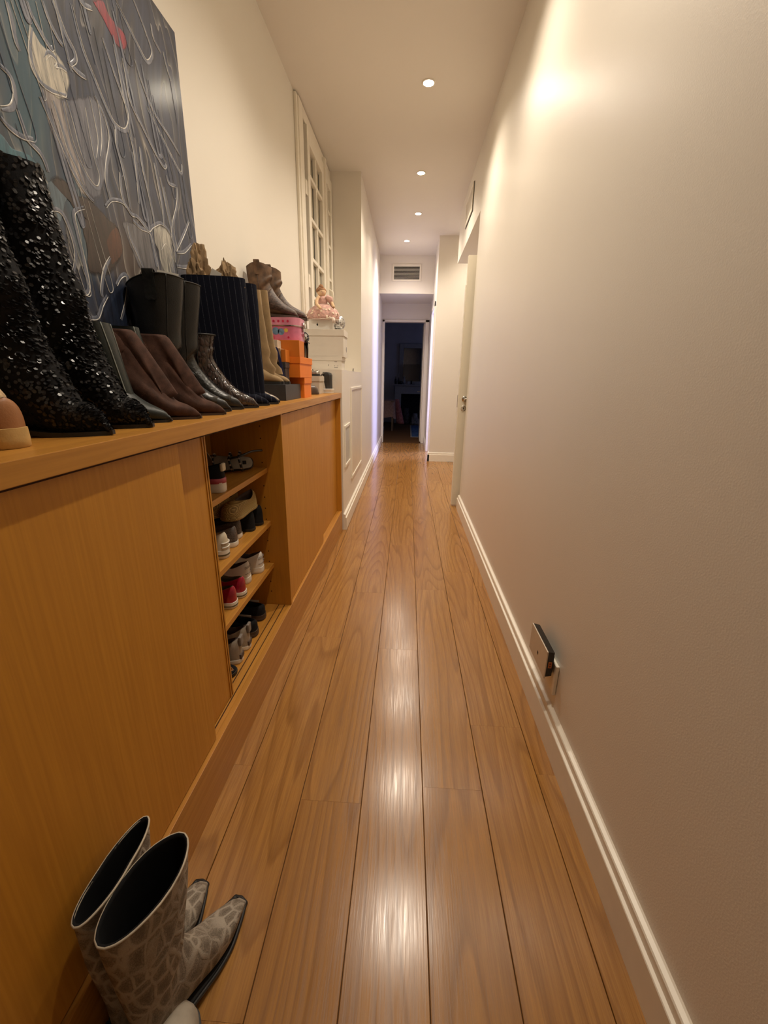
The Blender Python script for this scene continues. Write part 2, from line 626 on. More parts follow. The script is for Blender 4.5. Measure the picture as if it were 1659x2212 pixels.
# ------------------------------------------------------------------ casement window on the left wall
M_PANE = mat('pane_glass', (0.50, 0.45, 0.34), 0.12, var=0.05, scale=3)


def window():
    r = bpy.data.objects.new('window_1', None)
    r.location = (XL, 0, 0)
    r.rotation_euler = (0, 0, TL)
    link(r)
    struct(r)
    z0, z1 = 1.36, 3.17
    box('casing', (0, 0.03), (3.74, 3.86), (z0, CEIL - 0.01), M_TRIM, r, 0.006)
    box('casing', (0, 0.022), (3.70, 3.74), (z0, CEIL - 0.01), M_TRIM, r, 0.006)
    box('casing', (0, 0.03), (3.86, 4.94), (z1 - 0.02, CEIL - 0.01), M_TRIM, r, 0.006)
    box('gap', (0, 0.006), (3.86, 3.915), (z0, z1 - 0.02), M_VDARK, r)
    for zc in (2.72, 2.06, 1.5):
        box('hinge', (0.004, 0.035), (3.862, 3.912), (zc - 0.05, zc + 0.05), M_TRIM, r, 0.003)
    for (a, b) in ((3.915, 4.545), (4.60, 4.935)):
        s = boxes('sash', [((0.002, 0.045), (a, a + 0.075), (z0, z1 - 0.03)), ((0.002, 0.045), (b - 0.075, b), (z0, z1 - 0.03)), ((0.002, 0.045), (a + 0.075, b - 0.075), (z1 - 0.13, z1 - 0.03)), ((0.002, 0.045), (a + 0.075, b - 0.075), (z0, z0 + 0.09))], M_TRIM, r, 0.004)
        ya, yb = a + 0.075, b - 0.075
        ncol = 2 if b - a > 0.5 else 1
        zs = [z0 + 0.09, 1.66, 1.955, 2.25, 2.545, 2.84, z1 - 0.13]
        for zz in zs[1:-1]:
            box('muntin', (0.010, 0.040), (ya, yb), (zz - 0.014, zz + 0.014), M_TRIM, s, 0.004)
        if ncol == 2:
            ym = (ya + yb) / 2
            box('muntin', (0.010, 0.041), (ym - 0.014, ym + 0.014), (zs[0], zs[-1]), M_TRIM, s, 0.004)
        cols = [(ya, yb)] if ncol == 1 else [(ya, (ya + yb) / 2 - 0.014), ((ya + yb) / 2 + 0.014, yb)]
        for (ca, cb) in cols:
            for za, zb in zip(zs, zs[1:]):
                box('pane', (0.004, 0.010), (ca, cb), (za + 0.014, zb - 0.014), M_PANE, s)
                box('pane_shade', (0.010, 0.0112), (cb - 0.02, cb), (za + 0.014, zb - 0.014), M_VDARK, s)  # dark strip painted as the recess shadow along one pane edge
    box('cover_strip', (0.02, 0.062), (4.545, 4.60), (z0, z1 + 0.02), M_TRIM, r, 0.006)
    tube('bolt_rod', [(0.064, 4.585, 1.5), (0.064, 4.585, 3.0)], 0.007, M_TRIM, r)
    tube('bolt_handle', [(0.066, 4.585, 2.12), (0.10, 4.585, 2.10), (0.105, 4.60, 2.0)], 0.009, M_TRIM, r)


window()

# ------------------------------------------------------------------ cabinet units and worktop
CX, TC = -0.575, -0.010         # front line of the cabinet, slightly askew like the wall
LEDGE = 0.185
UND = 1.140                     # underside of worktop
TOP = 1.178
BACK = -0.335


def cab_root(name, label):
    return thing(name, label, 'cabinet', (CX, 0, 0), TC)


def sliding_door(root, y, xf, edge=None):
    d = box('sliding_door', (xf - 0.019, xf), y, (LEDGE + 0.004, UND - 0.006), M_DOORW, root, 0.0012)
    if edge is not None:
        e0 = y[edge]
        s = 1 if edge == 0 else -1
        for k, (a, b, xx) in enumerate(((0.004, 0.012, 0.003), (0.018, 0.026, 0.003))):
            ya, yb = sorted((e0 + s * a, e0 + s * b))
            box('edge_bead', (xf - 0.001, xf + xx), (ya, yb), (LEDGE + 0.004, UND - 0.006), M_DOORW, d, 0.0012)
        ya, yb = sorted((e0 + s * 0.012, e0 + s * 0.018))
        box('edge_groove', (xf - 0.001, xf + 0.0004), (ya, yb), (LEDGE + 0.004, UND - 0.006), M_GAP, d)
    return d


uA = cab_root('shoe_cabinet', 'oak veneer cabinet unit with open shelves full of shoes')
YDIV = 1.868
box('plinth', (-0.02, 0.0), (-0.62, YDIV + 0.0182), (0.0, LEDGE), M_TOPW, uA, 0.001)
box('bottom_panel', (BACK, -0.02), (-0.62, YDIV), (LEDGE - 0.019, LEDGE), M_TOPW, uA)
box('back_panel', (BACK - 0.005, BACK), (-0.62, YDIV), (0.0, UND), M_DOORW, uA)
box('end_panel', (BACK, -0.001), (-0.64, -0.62), (0.0, UND), M_DOORW, uA)
box('divider', (BACK, -0.001), (YDIV, YDIV + 0.018), (LEDGE, UND), M_DOORW, uA, 0.001)
box('divider', (BACK, -0.075), (1.0, 1.018), (LEDGE, UND), M_DOORW, uA)
for zs in (0.897, 0.638, 0.417):
    box('shelf', (BACK, -0.078), (1.018, YDIV), (zs - 0.022, zs), M_TOPW, uA, 0.001)
sliding_door(uA, (-0.60, 1.030), -0.012)
sliding_door(uA, (0.16, 1.236), -0.042, 1)
bm = bmesh.new()
for z in [0.26 + 0.055 * k for k in range(16)]:
    for xx in (-0.10,):
        disc_bm(bm, (xx, YDIV + 0.0002, z), (0, -1, 0), 0.003, 0.0006, 10)
tag(from_bm('peg_holes', bm, M_GAP, uA), kind='stuff')
for xx in (-0.036, -0.066):
    box('door_track', (xx - 0.002, xx + 0.002), (1.03, YDIV), (LEDGE, LEDGE + 0.0006), M_GAP, uA)
box('shadow_gap', (BACK, -0.006), (-0.6, YDIV), (UND - 0.006, UND), M_GAP, uA)

uB = cab_root('shoe_cabinet', 'closed oak veneer cabinet unit ending at the white half wall')
YE = 3.485
box('plinth', (-0.02, 0.0), (YDIV + 0.0184, YE), (0.0, LEDGE), M_TOPW, uB, 0.001)
box('bottom_panel', (BACK, -0.02), (YDIV + 0.02, YE), (LEDGE - 0.019, LEDGE), M_TOPW, uB)
box('back_panel', (BACK - 0.005, BACK), (YDIV + 0.02, YE), (0.0, UND), M_DOORW, uB)
box('end_panel', (BACK, -0.001), (YE - 0.02, YE), (LEDGE, UND), M_DOORW, uB)
sliding_door(uB, (YDIV + 0.019, 2.735), -0.012, 0)
sliding_door(uB, (2.2, YE - 0.022), -0.042)
box('shadow_gap', (BACK, -0.006), (YDIV + 0.02, YE - 0.02), (UND - 0.006, UND), M_GAP, uB)

wt = box('worktop', (-0.342, 0.006), (-0.64, YE + 0.008), (UND, TOP), M_TOPW, None, 0.0015)
wt.location = (CX, 0, 0)
wt.rotation_euler = (0, 0, TC)
tag(wt, 'long oak worktop carrying the row of boots and boxes', 'worktop')


# ------------------------------------------------------------------ footwear builders
NR = 26


def ring_pts(row, n=NR, wr=None, yo=0.0):
    ax, az, bx, bz, hw, ex = row[:6]
    c = Vector(((ax + bx) / 2, 0, (az + bz) / 2))
    u = Vector(((ax - bx) / 2, 0, (az - bz) / 2))
    out = []
    for k in range(n):
        t = 2 * PI * k / n
        cc, ss = math.cos(t), math.sin(t)
        cu = math.copysign(abs(cc) ** ex, cc)
        su = math.copysign(abs(ss) ** ex, ss)
        p = c + u * cu + Vector((0, hw * su + yo, 0))
        if wr:
            d = (u * cu + Vector((0, hw * su, 0)))
            if d.length > 1e-6:
                p += d.normalized() * wr(p, t)
        out.append(p)
    return out


def wrinkle(amp, freq, seed, z0=0.0, z1=9.0):
    def f(p, t):
        if p.z < z0 or p.z > z1:
            return 0.0
        q = Vector((math.cos(t) * 0.9 + seed, math.sin(t) * 0.9, p.z * freq + 0.5 * math.sin(t * 2 + seed)))
        return amp * mnoise.noise(q) * min(1.0, (p.z - z0) / 0.02)
    return f


class Boot:
    pass


def boot_rows(L, H, hh, st, toe='point', ankle=(0.042, 0.036), calf=(0.062, 0.052), lean=0.0, vamp=1.0, dip=0.0, bulge=0.0):
    """pairs (front/top point, back/bottom point) down the side profile"""
    tw = {'point': (0.003, 0.011, 0.024, 0.037), 'round': (0.012, 0.028, 0.037, 0.042), 'square': (0.012, 0.019, 0.028, 0.039)}[toe]
    v = vamp
    rows = [
        [L, st + 0.010, L, st + 0.002, tw[0], 0.9],
        [L - 0.006, st + 0.016, L - 0.008, st, tw[0] + 0.4 * (tw[1] - tw[0]), 0.85],
        [L * 0.94, st + 0.024 * v, L * 0.94, st, tw[1], 0.8],
        [L * 0.86, st + 0.034 * v, L * 0.85, st, tw[2], 0.8],
        [L * 0.75, st + 0.046 * v, L * 0.71, st, tw[3], 0.8],
        [L * 0.645, st + 0.062 * v + 0.10 * hh, L * 0.56, st + 0.12 * hh, 0.041, 0.8],
        [L * 0.55, 0.086 * v + 0.40 * hh, L * 0.40, st + 0.45 * hh, 0.038, 0.85],
        [L * 0.475, 0.105 * v + 0.65 * hh, L * 0.22, st + 0.85 * hh, 0.035, 0.88],
        [L * 0.43, 0.122 * v + 0.80 * hh, L * 0.07, st + hh, 0.033, 0.9],
        [L * 0.41, 0.138 * v + 0.90 * hh, 0.004, st + hh + 0.022, 0.033, 0.92],
    ]
    za = 0.155 * v + hh * 0.95
    cx = L * 0.215
    if H > za + 0.02:
        rows.append([cx + ankle[0] + 0.006, za, cx - ankle[0] - 0.002, 0.085 + hh, ankle[1], 0.95])
        m = 5
        for k in range(1, m + 1):
            f = k / m
            z = za + (H - za) * f
            e = f ** 0.8
            d = ankle[0] + (calf[0] - ankle[0]) * e + bulge * math.sin(PI * f)
            wv_ = ankle[1] + (calf[1] - ankle[1]) * e + bulge * 0.6 * math.sin(PI * f)
            zb = 0.085 + hh + (H - 0.085 - hh) * f
            rows.append([cx + d + lean * f, z - dip * f ** 3, cx - d + lean * f * 0.6, zb - dip * f ** 3, wv_, 1.0])
    else:
        rows.append([L * 0.40, H, 0.0, max(H * 0.75, hh + 0.06), ankle[1], 0.95])
        rows.append([L * 0.405, H + 0.012, -0.002, H + 0.012, ankle[1] + 0.002, 1.0])
    return rows


def make_boot(name, label, rows, mats, L, hh, st, toe_xy, ang, base, cat='boot', group=None, side=1, sub=4, wr=None, lin=0.10, heel='block', rim=True, tilt=(0, 0), heel_len=0.24, scallop=0.0):
    """mats: upper, sole, lining"""
    d = Vector((math.cos(ang), math.sin(ang), 0))
    loc = Vector((toe_xy[0], toe_xy[1], base))
    r = thing(name, label, cat, loc, (tilt[0], tilt[1], ang), group)
    N = (len(rows) - 1) * sub
    full = [cr(rows, k / sub) for k in range(N + 1)]

    def yo(row):
        x = (row[0] + row[2]) / 2 / L
        return side * 0.010 * (max(0, x - 0.3) ** 1.5)
    rings = [ring_pts(row, NR, wr, yo(row)) for row in full]
    if scallop:
        for k_ in range(len(rings)):
            f_ = max(0.0, (k_ / (len(rings) - 1) - 0.78) / 0.22)
            for q_, p_ in enumerate(rings[k_]):
                p_.z -= scallop * f_ * f_ * math.cos(2 * PI * q_ / NR) ** 2
    up = loft('upper', rings, mats[0], r, True, False)
    # lining, a little inside the upper and over the rim
    zt = sum(p.z for p in rings[-1]) / NR
    inner = []
    cen = [sum(rg, Vector()) / NR for rg in rings]
    k = len(rings) - 1
    while k > 3 and (cen[k].z > zt - lin) and cen[k].z > 0.05:
        inner.append([cen[k] + (p - cen[k]) * (1 - 0.0035 / max(0.02, (p - cen[k]).length)) for p in rings[k]])
        k -= 1
    if len(inner) >= 2:
        lip = [[p + Vector((0, 0, 0.0006)) for p in rings[-1]], [p + Vector((0, 0, 0.0012)) for p in inner[0]]] + inner[1:]
        loft('lining', lip, mats[2], r, False, True)
    # sole and heel
    bm = bmesh.new()
    rr = []
    for row in full:
        if row[2] < 0.003 and row[3] > hh + st + 0.012:
            break
        bx, bz, hw = row[2], row[3], row[4] * 0.97 + 0.0025
        y0 = yo(row)
        if row is full[0]:
            bx += 0.003
        rr.append([Vector((bx, y0 - hw, bz + 0.003)), Vector((bx, y0 - hw, bz - st)), Vector((bx, y0 + hw, bz - st)), Vector((bx, y0 + hw, bz + 0.003))])
        if bx < 0.012:
            break
    rings_bm(bm, rr, True, True)
    from_bm('sole', bm, mats[1], r, False)
    if hh > 0.004:
        hl = L * heel_len
        bm = bmesh.new()
        n = 14
        prof = []
        tp = {'block': 0.92, 'slant': 0.72, 'thin': 0.35}[heel]
        for z, sc in ((hh + st + 0.004, 1.0), (hh * 0.6, (1 + tp) / 2), (0.0, tp)):
            pr = []
            for q in range(n):
                a = 2 * PI * q / n
                x = hl / 2 + math.copysign(abs(math.cos(a)) ** 0.6, math.cos(a)) * hl / 2 * sc + (0.006 if z < hh * 0.7 else 0.0) * (1 if heel != 'block' else 0.3)
                y = math.copysign(abs(math.sin(a)) ** 0.75, math.sin(a)) * 0.031 * (0.5 + 0.5 * sc)
                zz = z
                if z > hh:
                    zz = hh * (1.0 - 0.25 * max(0, (x - hl * 0.5)) / hl) + st + 0.003
                pr.append(Vector((x, y, zz)))
            prof.append(pr)
        rings_bm(bm, prof, True, True)
        from_bm('heel', bm, mats[1], r, True, 40)
    b = Boot()
    b.root, b.rings, b.cen, b.upper, b.full = r, rings, cen, up, full
    return b


def on_surface(b, fi, t, off=0.0):
    """point on the upper: fi = 0 toe .. 1 top, t = angle (0 front, pi back, pi/2 = +y side)"""
    x = fi * (len(b.rings) - 1)
    i = min(int(x), len(b.rings) - 2)
    f = x - i
    a = (t / (2 * PI) * NR) % NR
    j = int(a)
    g = a - j
    def P(ii):
        return b.rings[ii][j % NR].lerp(b.rings[ii][(j + 1) % NR], g)
    p = P(i).lerp(P(i + 1), f)
    c = b.cen[i].lerp(b.cen[i + 1], f)
    d = (p - c).normalized()
    return p + d * off, d


def seam(b, name, f0, f1, t, r, m, n=24, off=0.0005, t1=None):
    pts = [on_surface(b, f0 + (f1 - f0) * k / n, t + ((t1 - t) * k / n if t1 is not None else 0), off)[0] for k in range(n + 1)]
    return tube(name, pts, r, m, b.root, 6)


def patch(b, name, f0, f1, t0, t1, off, m, nf=8, n_t=6):
    """a thin overlay following the upper"""
    bm = bmesh.new()
    grid = [[bm.verts.new(on_surface(b, f0 + (f1 - f0) * i / nf, t0 + (t1 - t0) * j / n_t, off)[0]) for j in range(n_t + 1)] for i in range(nf + 1)]
    for i in range(nf):
        for j in range(n_t):
            bm.faces.new((grid[i][j], grid[i + 1][j], grid[i + 1][j + 1], grid[i][j + 1]))
    o = from_bm(name, bm, m, b.root, True)
    md = o.modifiers.new('thick', 'SOLIDIFY')
    md.thickness = 0.0015
    md.offset = 1
    return o


def outline(L, W, toe='round', n=18):
    """half widths along a low shoe's sole"""
    tabs = {'round': [(0, 0), (0.015, 0.36), (0.06, 0.60), (0.16, 0.72), (0.36, 0.72), (0.55, 0.86), (0.72, 1.0), (0.85, 0.94), (0.94, 0.70), (0.985, 0.38), (1, 0)],
            'point': [(0, 0), (0.015, 0.36), (0.06, 0.60), (0.16, 0.70), (0.36, 0.68), (0.55, 0.84), (0.70, 0.94), (0.82, 0.76), (0.92, 0.46), (0.98, 0.2), (1, 0)]}[toe]
    def hw(s):
        for (a, va), (b_, vb) in zip(tabs, tabs[1:]):
            if s <= b_:
                f = (s - a) / (b_ - a)
                return (va + (vb - va) * (f if a > 0.02 else math.sqrt(max(f, 0)))) * W / 2
        return 0
    pts = []
    for k in range(n):
        s = 0.5 - 0.5 * math.cos(PI * k / n)
        pts.append((s, hw(s)))
    for k in range(n):
        s = 0.5 + 0.5 * math.cos(PI * k / n)
        pts.append((s, -hw(s)))
    return pts


def low_shoe(name, label, L, W, mats, heel_xy, ang, base, hc=0.065, hm=0.045, ht=0.065, toe_h=0.045, throat=0.62, st=0.02, cat='shoe', group=None, toe='round', tilt=(0, 0), open_w=0.30, hh=0.0, foxing=None):
    """low shoe, heel at the origin, toe along +x; mats: upper, sole, lining"""
    r = thing(name, label, cat, (heel_xy[0], heel_xy[1], base), (tilt[0], tilt[1], ang), group)
    ol = outline(L, W, toe)
    n = len(ol)

    def zs(s):
        return hh * (1 - min(1, s / 0.6)) ** 1.0 if hh else 0.0
    bot, top = [], []
    for k, (s, y) in enumerate(ol):
        bot.append(Vector((s * L, y, st + zs(s))))
        so = 0.03 + (throat - 0.03) * s
        yy = open_w * W * math.sin(PI * min(1, max(0, s))) ** 0.75 * (1 if k < n / 2 else -1)
        if s < 0.5:
            z = hc + (hm - hc) * (s / 0.5) ** 0.8
        else:
            z = hm + (ht - hm) * ((s - 0.5) / 0.5) ** 1.5
        top.append(Vector((so * L, yy, st + z + zs(so))))
    lev = 8
    rings = []
    for q in range(lev + 1):
        f = q / lev
        ring = []
        for (s, y), P0, P2 in zip(ol, bot, top):
            zc = P2.z * (1 - s) + (st + toe_h * 1.25) * s if s > 0.0 else P2.z
            P1 = Vector((P0.x + (0.004 if s > 0.5 else -0.002), P0.y * 1.04, max(zc, st + 0.02) * (0.9 if s < 0.5 else 1.0)))
            ring.append(P0 * (1 - f) ** 2 + P1 * 2 * f * (1 - f) + P2 * f * f)
        rings.append(ring)
    loft('upper', rings, mats[0], r, False, False)
    ins = []
    ct = sum(top, Vector()) / n
    for q, (sc, z) in enumerate(((1.0, 0.0005), (0.955, 0.001), (0.95, -0.35), (0.97, -0.75), (0.90, -0.93))):
        rg = []
        for P in top:
            zz = P.z + z if q < 2 else P.z + (P.z - st - 0.004) * z
            rg.append(Vector((ct.x + (P.x - ct.x) * sc, P.y * sc, zz)))
        ins.append(rg)
    loft('lining', ins, mats[2], r, False, True)
    def olr(off, z):
        return [Vector((L / 2 + (s * L - L / 2) * (1 + off / (L / 2)), y * (1 + off / (W / 2)), z + zs(s) * (1 if z > 0 else 0))) for s, y in ol]
    loft('sole', [olr(0.0, 0.0), olr(0.0025, 0.003), olr(0.003, st * 0.5), olr(0.0025, st + 0.003), olr(-0.004, st + 0.004)], mats[1], r, True, True, True, 40)
    if foxing:
        loft('sole_stripe', [olr(0.0036, st * 0.40), olr(0.0036, st * 0.62)], foxing, r, False, False)
    b = Boot()
    b.root, b.rings, b.cen = r, rings, [sum(rg, Vector()) / n for rg in rings]
    b.n = n
    return b


# ------------------------------------------------------------------ leathers and cloths
BLK_SOLE = mat('black_rubber', (0.012, 0.011, 0.010), 0.55)
BLK_LIN = mat('black_lining', (0.008, 0.008, 0.009), 0.9)
BRN_SOLE = mat('brown_sole', (0.05, 0.03, 0.02), 0.5)
WHT_RUB = mat('white_rubber', (0.72, 0.67, 0.58), 0.5, var=0.03)
M_SEQB = mat('sequin_base', (0.006, 0.006, 0.007), 0.8, bmp=0.4)
M_SEQ = mat('sequin', (0.014, 0.014, 0.015), 0.32, 0.0, var=0.3, scale=300, coat=0.15)
M_GREEN = mat('dark_green_leather', (0.008, 0.014, 0.012), 0.45, var=0.15, bmp=0.25, bscale=350)
M_BROWN = mat('brown_suede', (0.066, 0.031, 0.021), 0.8, var=0.2, scale=40, bmp=0.25, bscale=500)
M_BLACKL = mat('black_leather', (0.0075, 0.0078, 0.007), 0.38, var=0.2, bmp=0.3, bscale=260)
M_BLACKW = mat('black_tooled_leather', (0.010, 0.0105, 0.0095), 0.30, var=0.3, scale=60, bmp=0.9, bscale=90)
M_BEIGE = mat('beige_suede', (0.30, 0.205, 0.105), 0.8, var=0.08, scale=30, bmp=0.15, bscale=500, sheen=0.1)
M_COWB = mat('brown_distressed_leather', (0.115, 0.062, 0.030), 0.6, var=0.28, scale=30, bmp=0.3, bscale=200)
M_COWF = mat('brown_creased_leather', (0.075, 0.045, 0.033), 0.5, var=0.4, scale=60, bmp=0.5, bscale=140, stretch=(1, 1, 3))
M_STITCH = mat('pale_stitching', (0.35, 0.30, 0.22), 0.7)
M_EDGE = mat('pale_edge', (0.25, 0.27, 0.24), 0.6)
M_WHITEP = mat('white_paper', (0.80, 0.77, 0.70), 0.7, var=0.03)


def croc_mat():
    m, t, b = nt('patent_croc')
    tc = node(t, 'ShaderNodeTexCoord')
    v = mapping(t, tc.outputs['Object'], scale=(70, 70, 45))
    vo = node(t, 'ShaderNodeTexVoronoi', feature='DISTANCE_TO_EDGE')
    t.links.new(v, vo.inputs['Vector'])
    vo.inputs['Scale'].default_value = 1.0
    h = ramp(t, vo.outputs['Distance'], [(0.0, 0.0), (0.25, 1.0)])
    t.links.new(mix(t, h, (0.012, 0.007, 0.006), (0.055, 0.032, 0.027)), b.inputs['Base Color'])
    b.inputs['Roughness'].default_value = 0.18
    b.inputs['Coat Weight'].default_value = 0.6
    b.inputs['Coat Roughness'].default_value = 0.08
    n = noise(t, tc.outputs['Object'], 45.0, 3)
    bump(t, b, math_n(t, 'ADD', h, math_n(t, 'MULTIPLY', n.outputs[0], 2.5)), 0.7, 0.002)
    return m


def pinstripe_mat():
    m, t, b = nt('navy_pinstripe_cloth')
    tc = node(t, 'ShaderNodeTexCoord')
    sp = node(t, 'ShaderNodeSeparateXYZ')
    t.links.new(tc.outputs['Object'], sp.inputs[0])
    x = math_n(t, 'ADD', sp.outputs[0], math_n(t, 'MULTIPLY', sp.outputs[2], 0.06))
    fr = math_n(t, 'FRACT', math_n(t, 'MULTIPLY', x, 46.0))
    line = ramp(t, fr, [(0.0, 0.0), (0.44, 0.0), (0.48, 1.0), (0.52, 1.0), (0.56, 0.0)])
    br = noise(t, mapping(t, tc.outputs['Object'], scale=(1, 1, 1)), 300, 2)
    fac = math_n(t, 'MULTIPLY', line, ramp(t, br.outputs[0], [(0.35, 0.25), (0.6, 1.0)]))
    t.links.new(mix(t, fac, (0.0045, 0.0058, 0.0135), (0.060, 0.062, 0.080)), b.inputs['Base Color'])
    b.inputs['Roughness'].default_value = 0.9
    b.inputs['Specular IOR Level'].default_value = 0.15
    bump(t, b, noise(t, tc.outputs['Object'], 600, 2).outputs[0], 0.2)
    return m


def snake_mat():
    m, t, b = nt('snake_print')
    tc = node(t, 'ShaderNodeTexCoord')
    vo = node(t, 'ShaderNodeTexVoronoi')
    vo.inputs['Scale'].default_value = 130.0
    t.links.new(tc.outputs['Object'], vo.inputs['Vector'])
    n = noise(t, tc.outputs['Object'], 60, 3)
    c = ramp(t, n.outputs[0], [(0.40, (0.02, 0.015, 0.012)), (0.5, (0.42, 0.36, 0.27)), (0.7, (0.55, 0.48, 0.38))])
    t.links.new(mix(t, math_n(t, 'MULTIPLY', vo.outputs['Distance'], 0.7), c, (0.08, 0.06, 0.05)), b.inputs['Base Color'])
    b.inputs['Roughness'].default_value = 0.3
    return m


def brocade_mat():
    """grey-beige felt with a leafy vine relief"""
    m, t, b = nt('grey_brocade')
    tc = node(t, 'ShaderNodeTexCoord')
    warp = noise(t, tc.outputs['Object'], 9.0, 2)
    vm = node(t, 'ShaderNodeVectorMath', operation='MULTIPLY_ADD')
    t.links.new(warp.outputs['Color'], vm.inputs[0])
    vm.inputs[1].default_value = (0.05, 0.05, 0.05)
    t.links.new(tc.outputs['Object'], vm.inputs[2])
    vo = node(t, 'ShaderNodeTexVoronoi', feature='DISTANCE_TO_EDGE')
    vo.inputs['Scale'].default_value = 33.0
    t.links.new(mapping(t, vm.outputs[0], scale=(1.0, 1.0, 0.7), rot=(0.3, 0.5, 0)), vo.inputs['Vector'])
    vein = ramp(t, vo.outputs['Distance'], [(0.0, 1.0), (0.07, 0.8), (0.13, 0.0)])
    leaf = ramp(t, vo.outputs['Distance'], [(0.2, 0.0), (0.30, 1.0)])
    fz = noise(t, tc.outputs['Object'], 420, 3, 0.7)
    big = noise(t, tc.outputs['Object'], 14, 3)
    base = ramp(t, fz.outputs[0], [(0.3, (0.10, 0.082, 0.060)), (0.7, (0.36, 0.305, 0.24))])
    c = mix(t, math_n(t, 'MULTIPLY', leaf, 0.45), base, (0.088, 0.066, 0.047))
    c = mix(t, math_n(t, 'MULTIPLY', vein, ramp(t, big.outputs[0], [(0.35, 0.25), (0.6, 0.85)])), c, (0.44, 0.39, 0.32))
    t.links.new(c, b.inputs['Base Color'])
    b.inputs['Roughness'].default_value = 0.9
    bump(t, b, math_n(t, 'ADD', math_n(t, 'MULTIPLY', vein, 1.5), fz.outputs[0]), 0.6, 0.002)
    return m


M_CROC, M_PIN, M_SNAKE, M_BROC = croc_mat(), pinstripe_mat(), snake_mat(), brocade_mat()


def pull_strap(b, f0, t, width, drop, m, out=0.004, name='pull_strap'):
    """loop of leather over the rim"""
    p, d = on_surface(b, 1.0, t)
    lat = Vector((0, 0, 1)).cross(d).normalized()
    path = [p + d * out + Vector((0, 0, -drop)), p + d * out + Vector((0, 0, -drop * 0.4)), p + d * (out + 0.003) + Vector((0, 0, 0.006)), p + Vector((0, 0, 0.011)) - d * 0.002, p - d * 0.012 + Vector((0, 0, 0.004)), p - d * 0.012 + Vector((0, 0, -drop * 0.5))]
    path = smooth_path(path, 5)
    bm = bmesh.new()
    rr = []
    for i, q in enumerate(path):
        w_ = width / 2 * (0.55 if i == 0 else 1)
        nn = d * 0.0015
        rr.append([q - lat * w_ - nn, q + lat * w_ - nn, q + lat * w_ + nn, q - lat * w_ + nn])
    rings_bm(bm, rr, True, True)
    return from_bm(name, bm, m, b.root, False)


def sequins(b, count, r, m, f0=0.03, f1=1.0):
    rnd = random.Random(count)
    bm = bmesh.new()
    for _ in range(count):
        fi = f0 + (f1 - f0) * rnd.random() ** 0.85
        p, d = on_surface(b, fi, rnd.random() * 2 * PI, 0.0012)
        nn = (d + Vector((rnd.uniform(-1, 1), rnd.uniform(-1, 1), rnd.uniform(-1, 1))) * 0.32).normalized()
        a = nn.orthogonal().normalized()
        c = nn.cross(a)
        bm.faces.new([bm.verts.new(p + (a * math.cos(2 * PI * k / 6) + c * math.sin(2 * PI * k / 6)) * r + nn * 0.001) for k in range(6)])
    me = bpy.data.meshes.new('sequins')
    bm.to_mesh(me)
    bm.free()
    me.materials.append(m)
    o = bpy.data.objects.new('sequins', me)
    link(o, b.root)
    o['kind'] = 'stuff'
    return o


R = math.radians
# ---- sequinned knee boots (heel position, toes towards the corridor)
AIM = R(11)
for i, (tx, ty, lab) in enumerate(((-0.850, 0.795, 'black sequinned knee boot beside the tan moccasin'), (-0.850, 0.945, 'black sequinned knee boot beside the dark green boot'))):
    L = 0.250
    rows = boot_rows(L, 0.512, 0.020, 0.006, 'point', (0.084, 0.054), (0.056, 0.048), -0.004, 1.75, 0.0, 0.0)
    for j_, (fx, fz) in zip(range(4, 10), ((0.79, 0.070), (0.72, 0.108), (0.66, 0.150), (0.625, 0.190), (0.60, 0.225), (0.585, 0.255))):
        rows[j_][0], rows[j_][1] = L * fx, fz
    b = make_boot('sequin_boot', lab, rows, (M_SEQB, BLK_SOLE, BLK_LIN), L, 0.020, 0.006, (tx, ty), R(9), TOP, group='black sequinned boots', side=1 - 2 * i, wr=wrinkle(0.006, 12, i * 3.1))
    sequins(b, 3600, 0.0036, M_SEQ)


def wide_leg(b, zb, zt, x0, x1, xt0, xt1, hw, m, name, seed, fold=0.0, n=14):
    """straight trouser-like shaft that falls over the foot"""
    rr = []
    wv_ = wrinkle(0.004, 7, seed)
    for k in range(n + 1):
        f = k / n
        z = zb + (zt - zb) * f
        row = [x1 + (xt1 - x1) * f, z - 0.012 * (1 - f) + fold * math.sin(f * 17 + seed) * (1 - f) ** 4 * 0.3, x0 + (xt0 - x0) * f, z, hw * (0.92 + 0.12 * f), 0.72]
        low = max(0.0, 1 - f / 0.42)
        row[0] += fold * (0.8 * low + math.sin(f * 26 + seed) * low)
        rr.append(ring_pts(row, NR, wv_))
    o = loft(name, rr, m, b.root, False, False)
    inn = []
    c0 = [sum(q, Vector()) / NR for q in rr]
    for k in range(n, n // 2, -1):
        inn.append([c0[k] + (p - c0[k]) * 0.955 + Vector((0, 0, 0.0006 if k == n else 0)) for p in rr[k]])
    loft('leg_lining', [[p + Vector((0, 0, 0.0004)) for p in rr[-1]]] + inn, BLK_LIN if m is not M_BEIGE else m, o, False, True)
    o_ = Boot()
    o_.root, o_.rings, o_.cen = o, rr, c0
    return o_


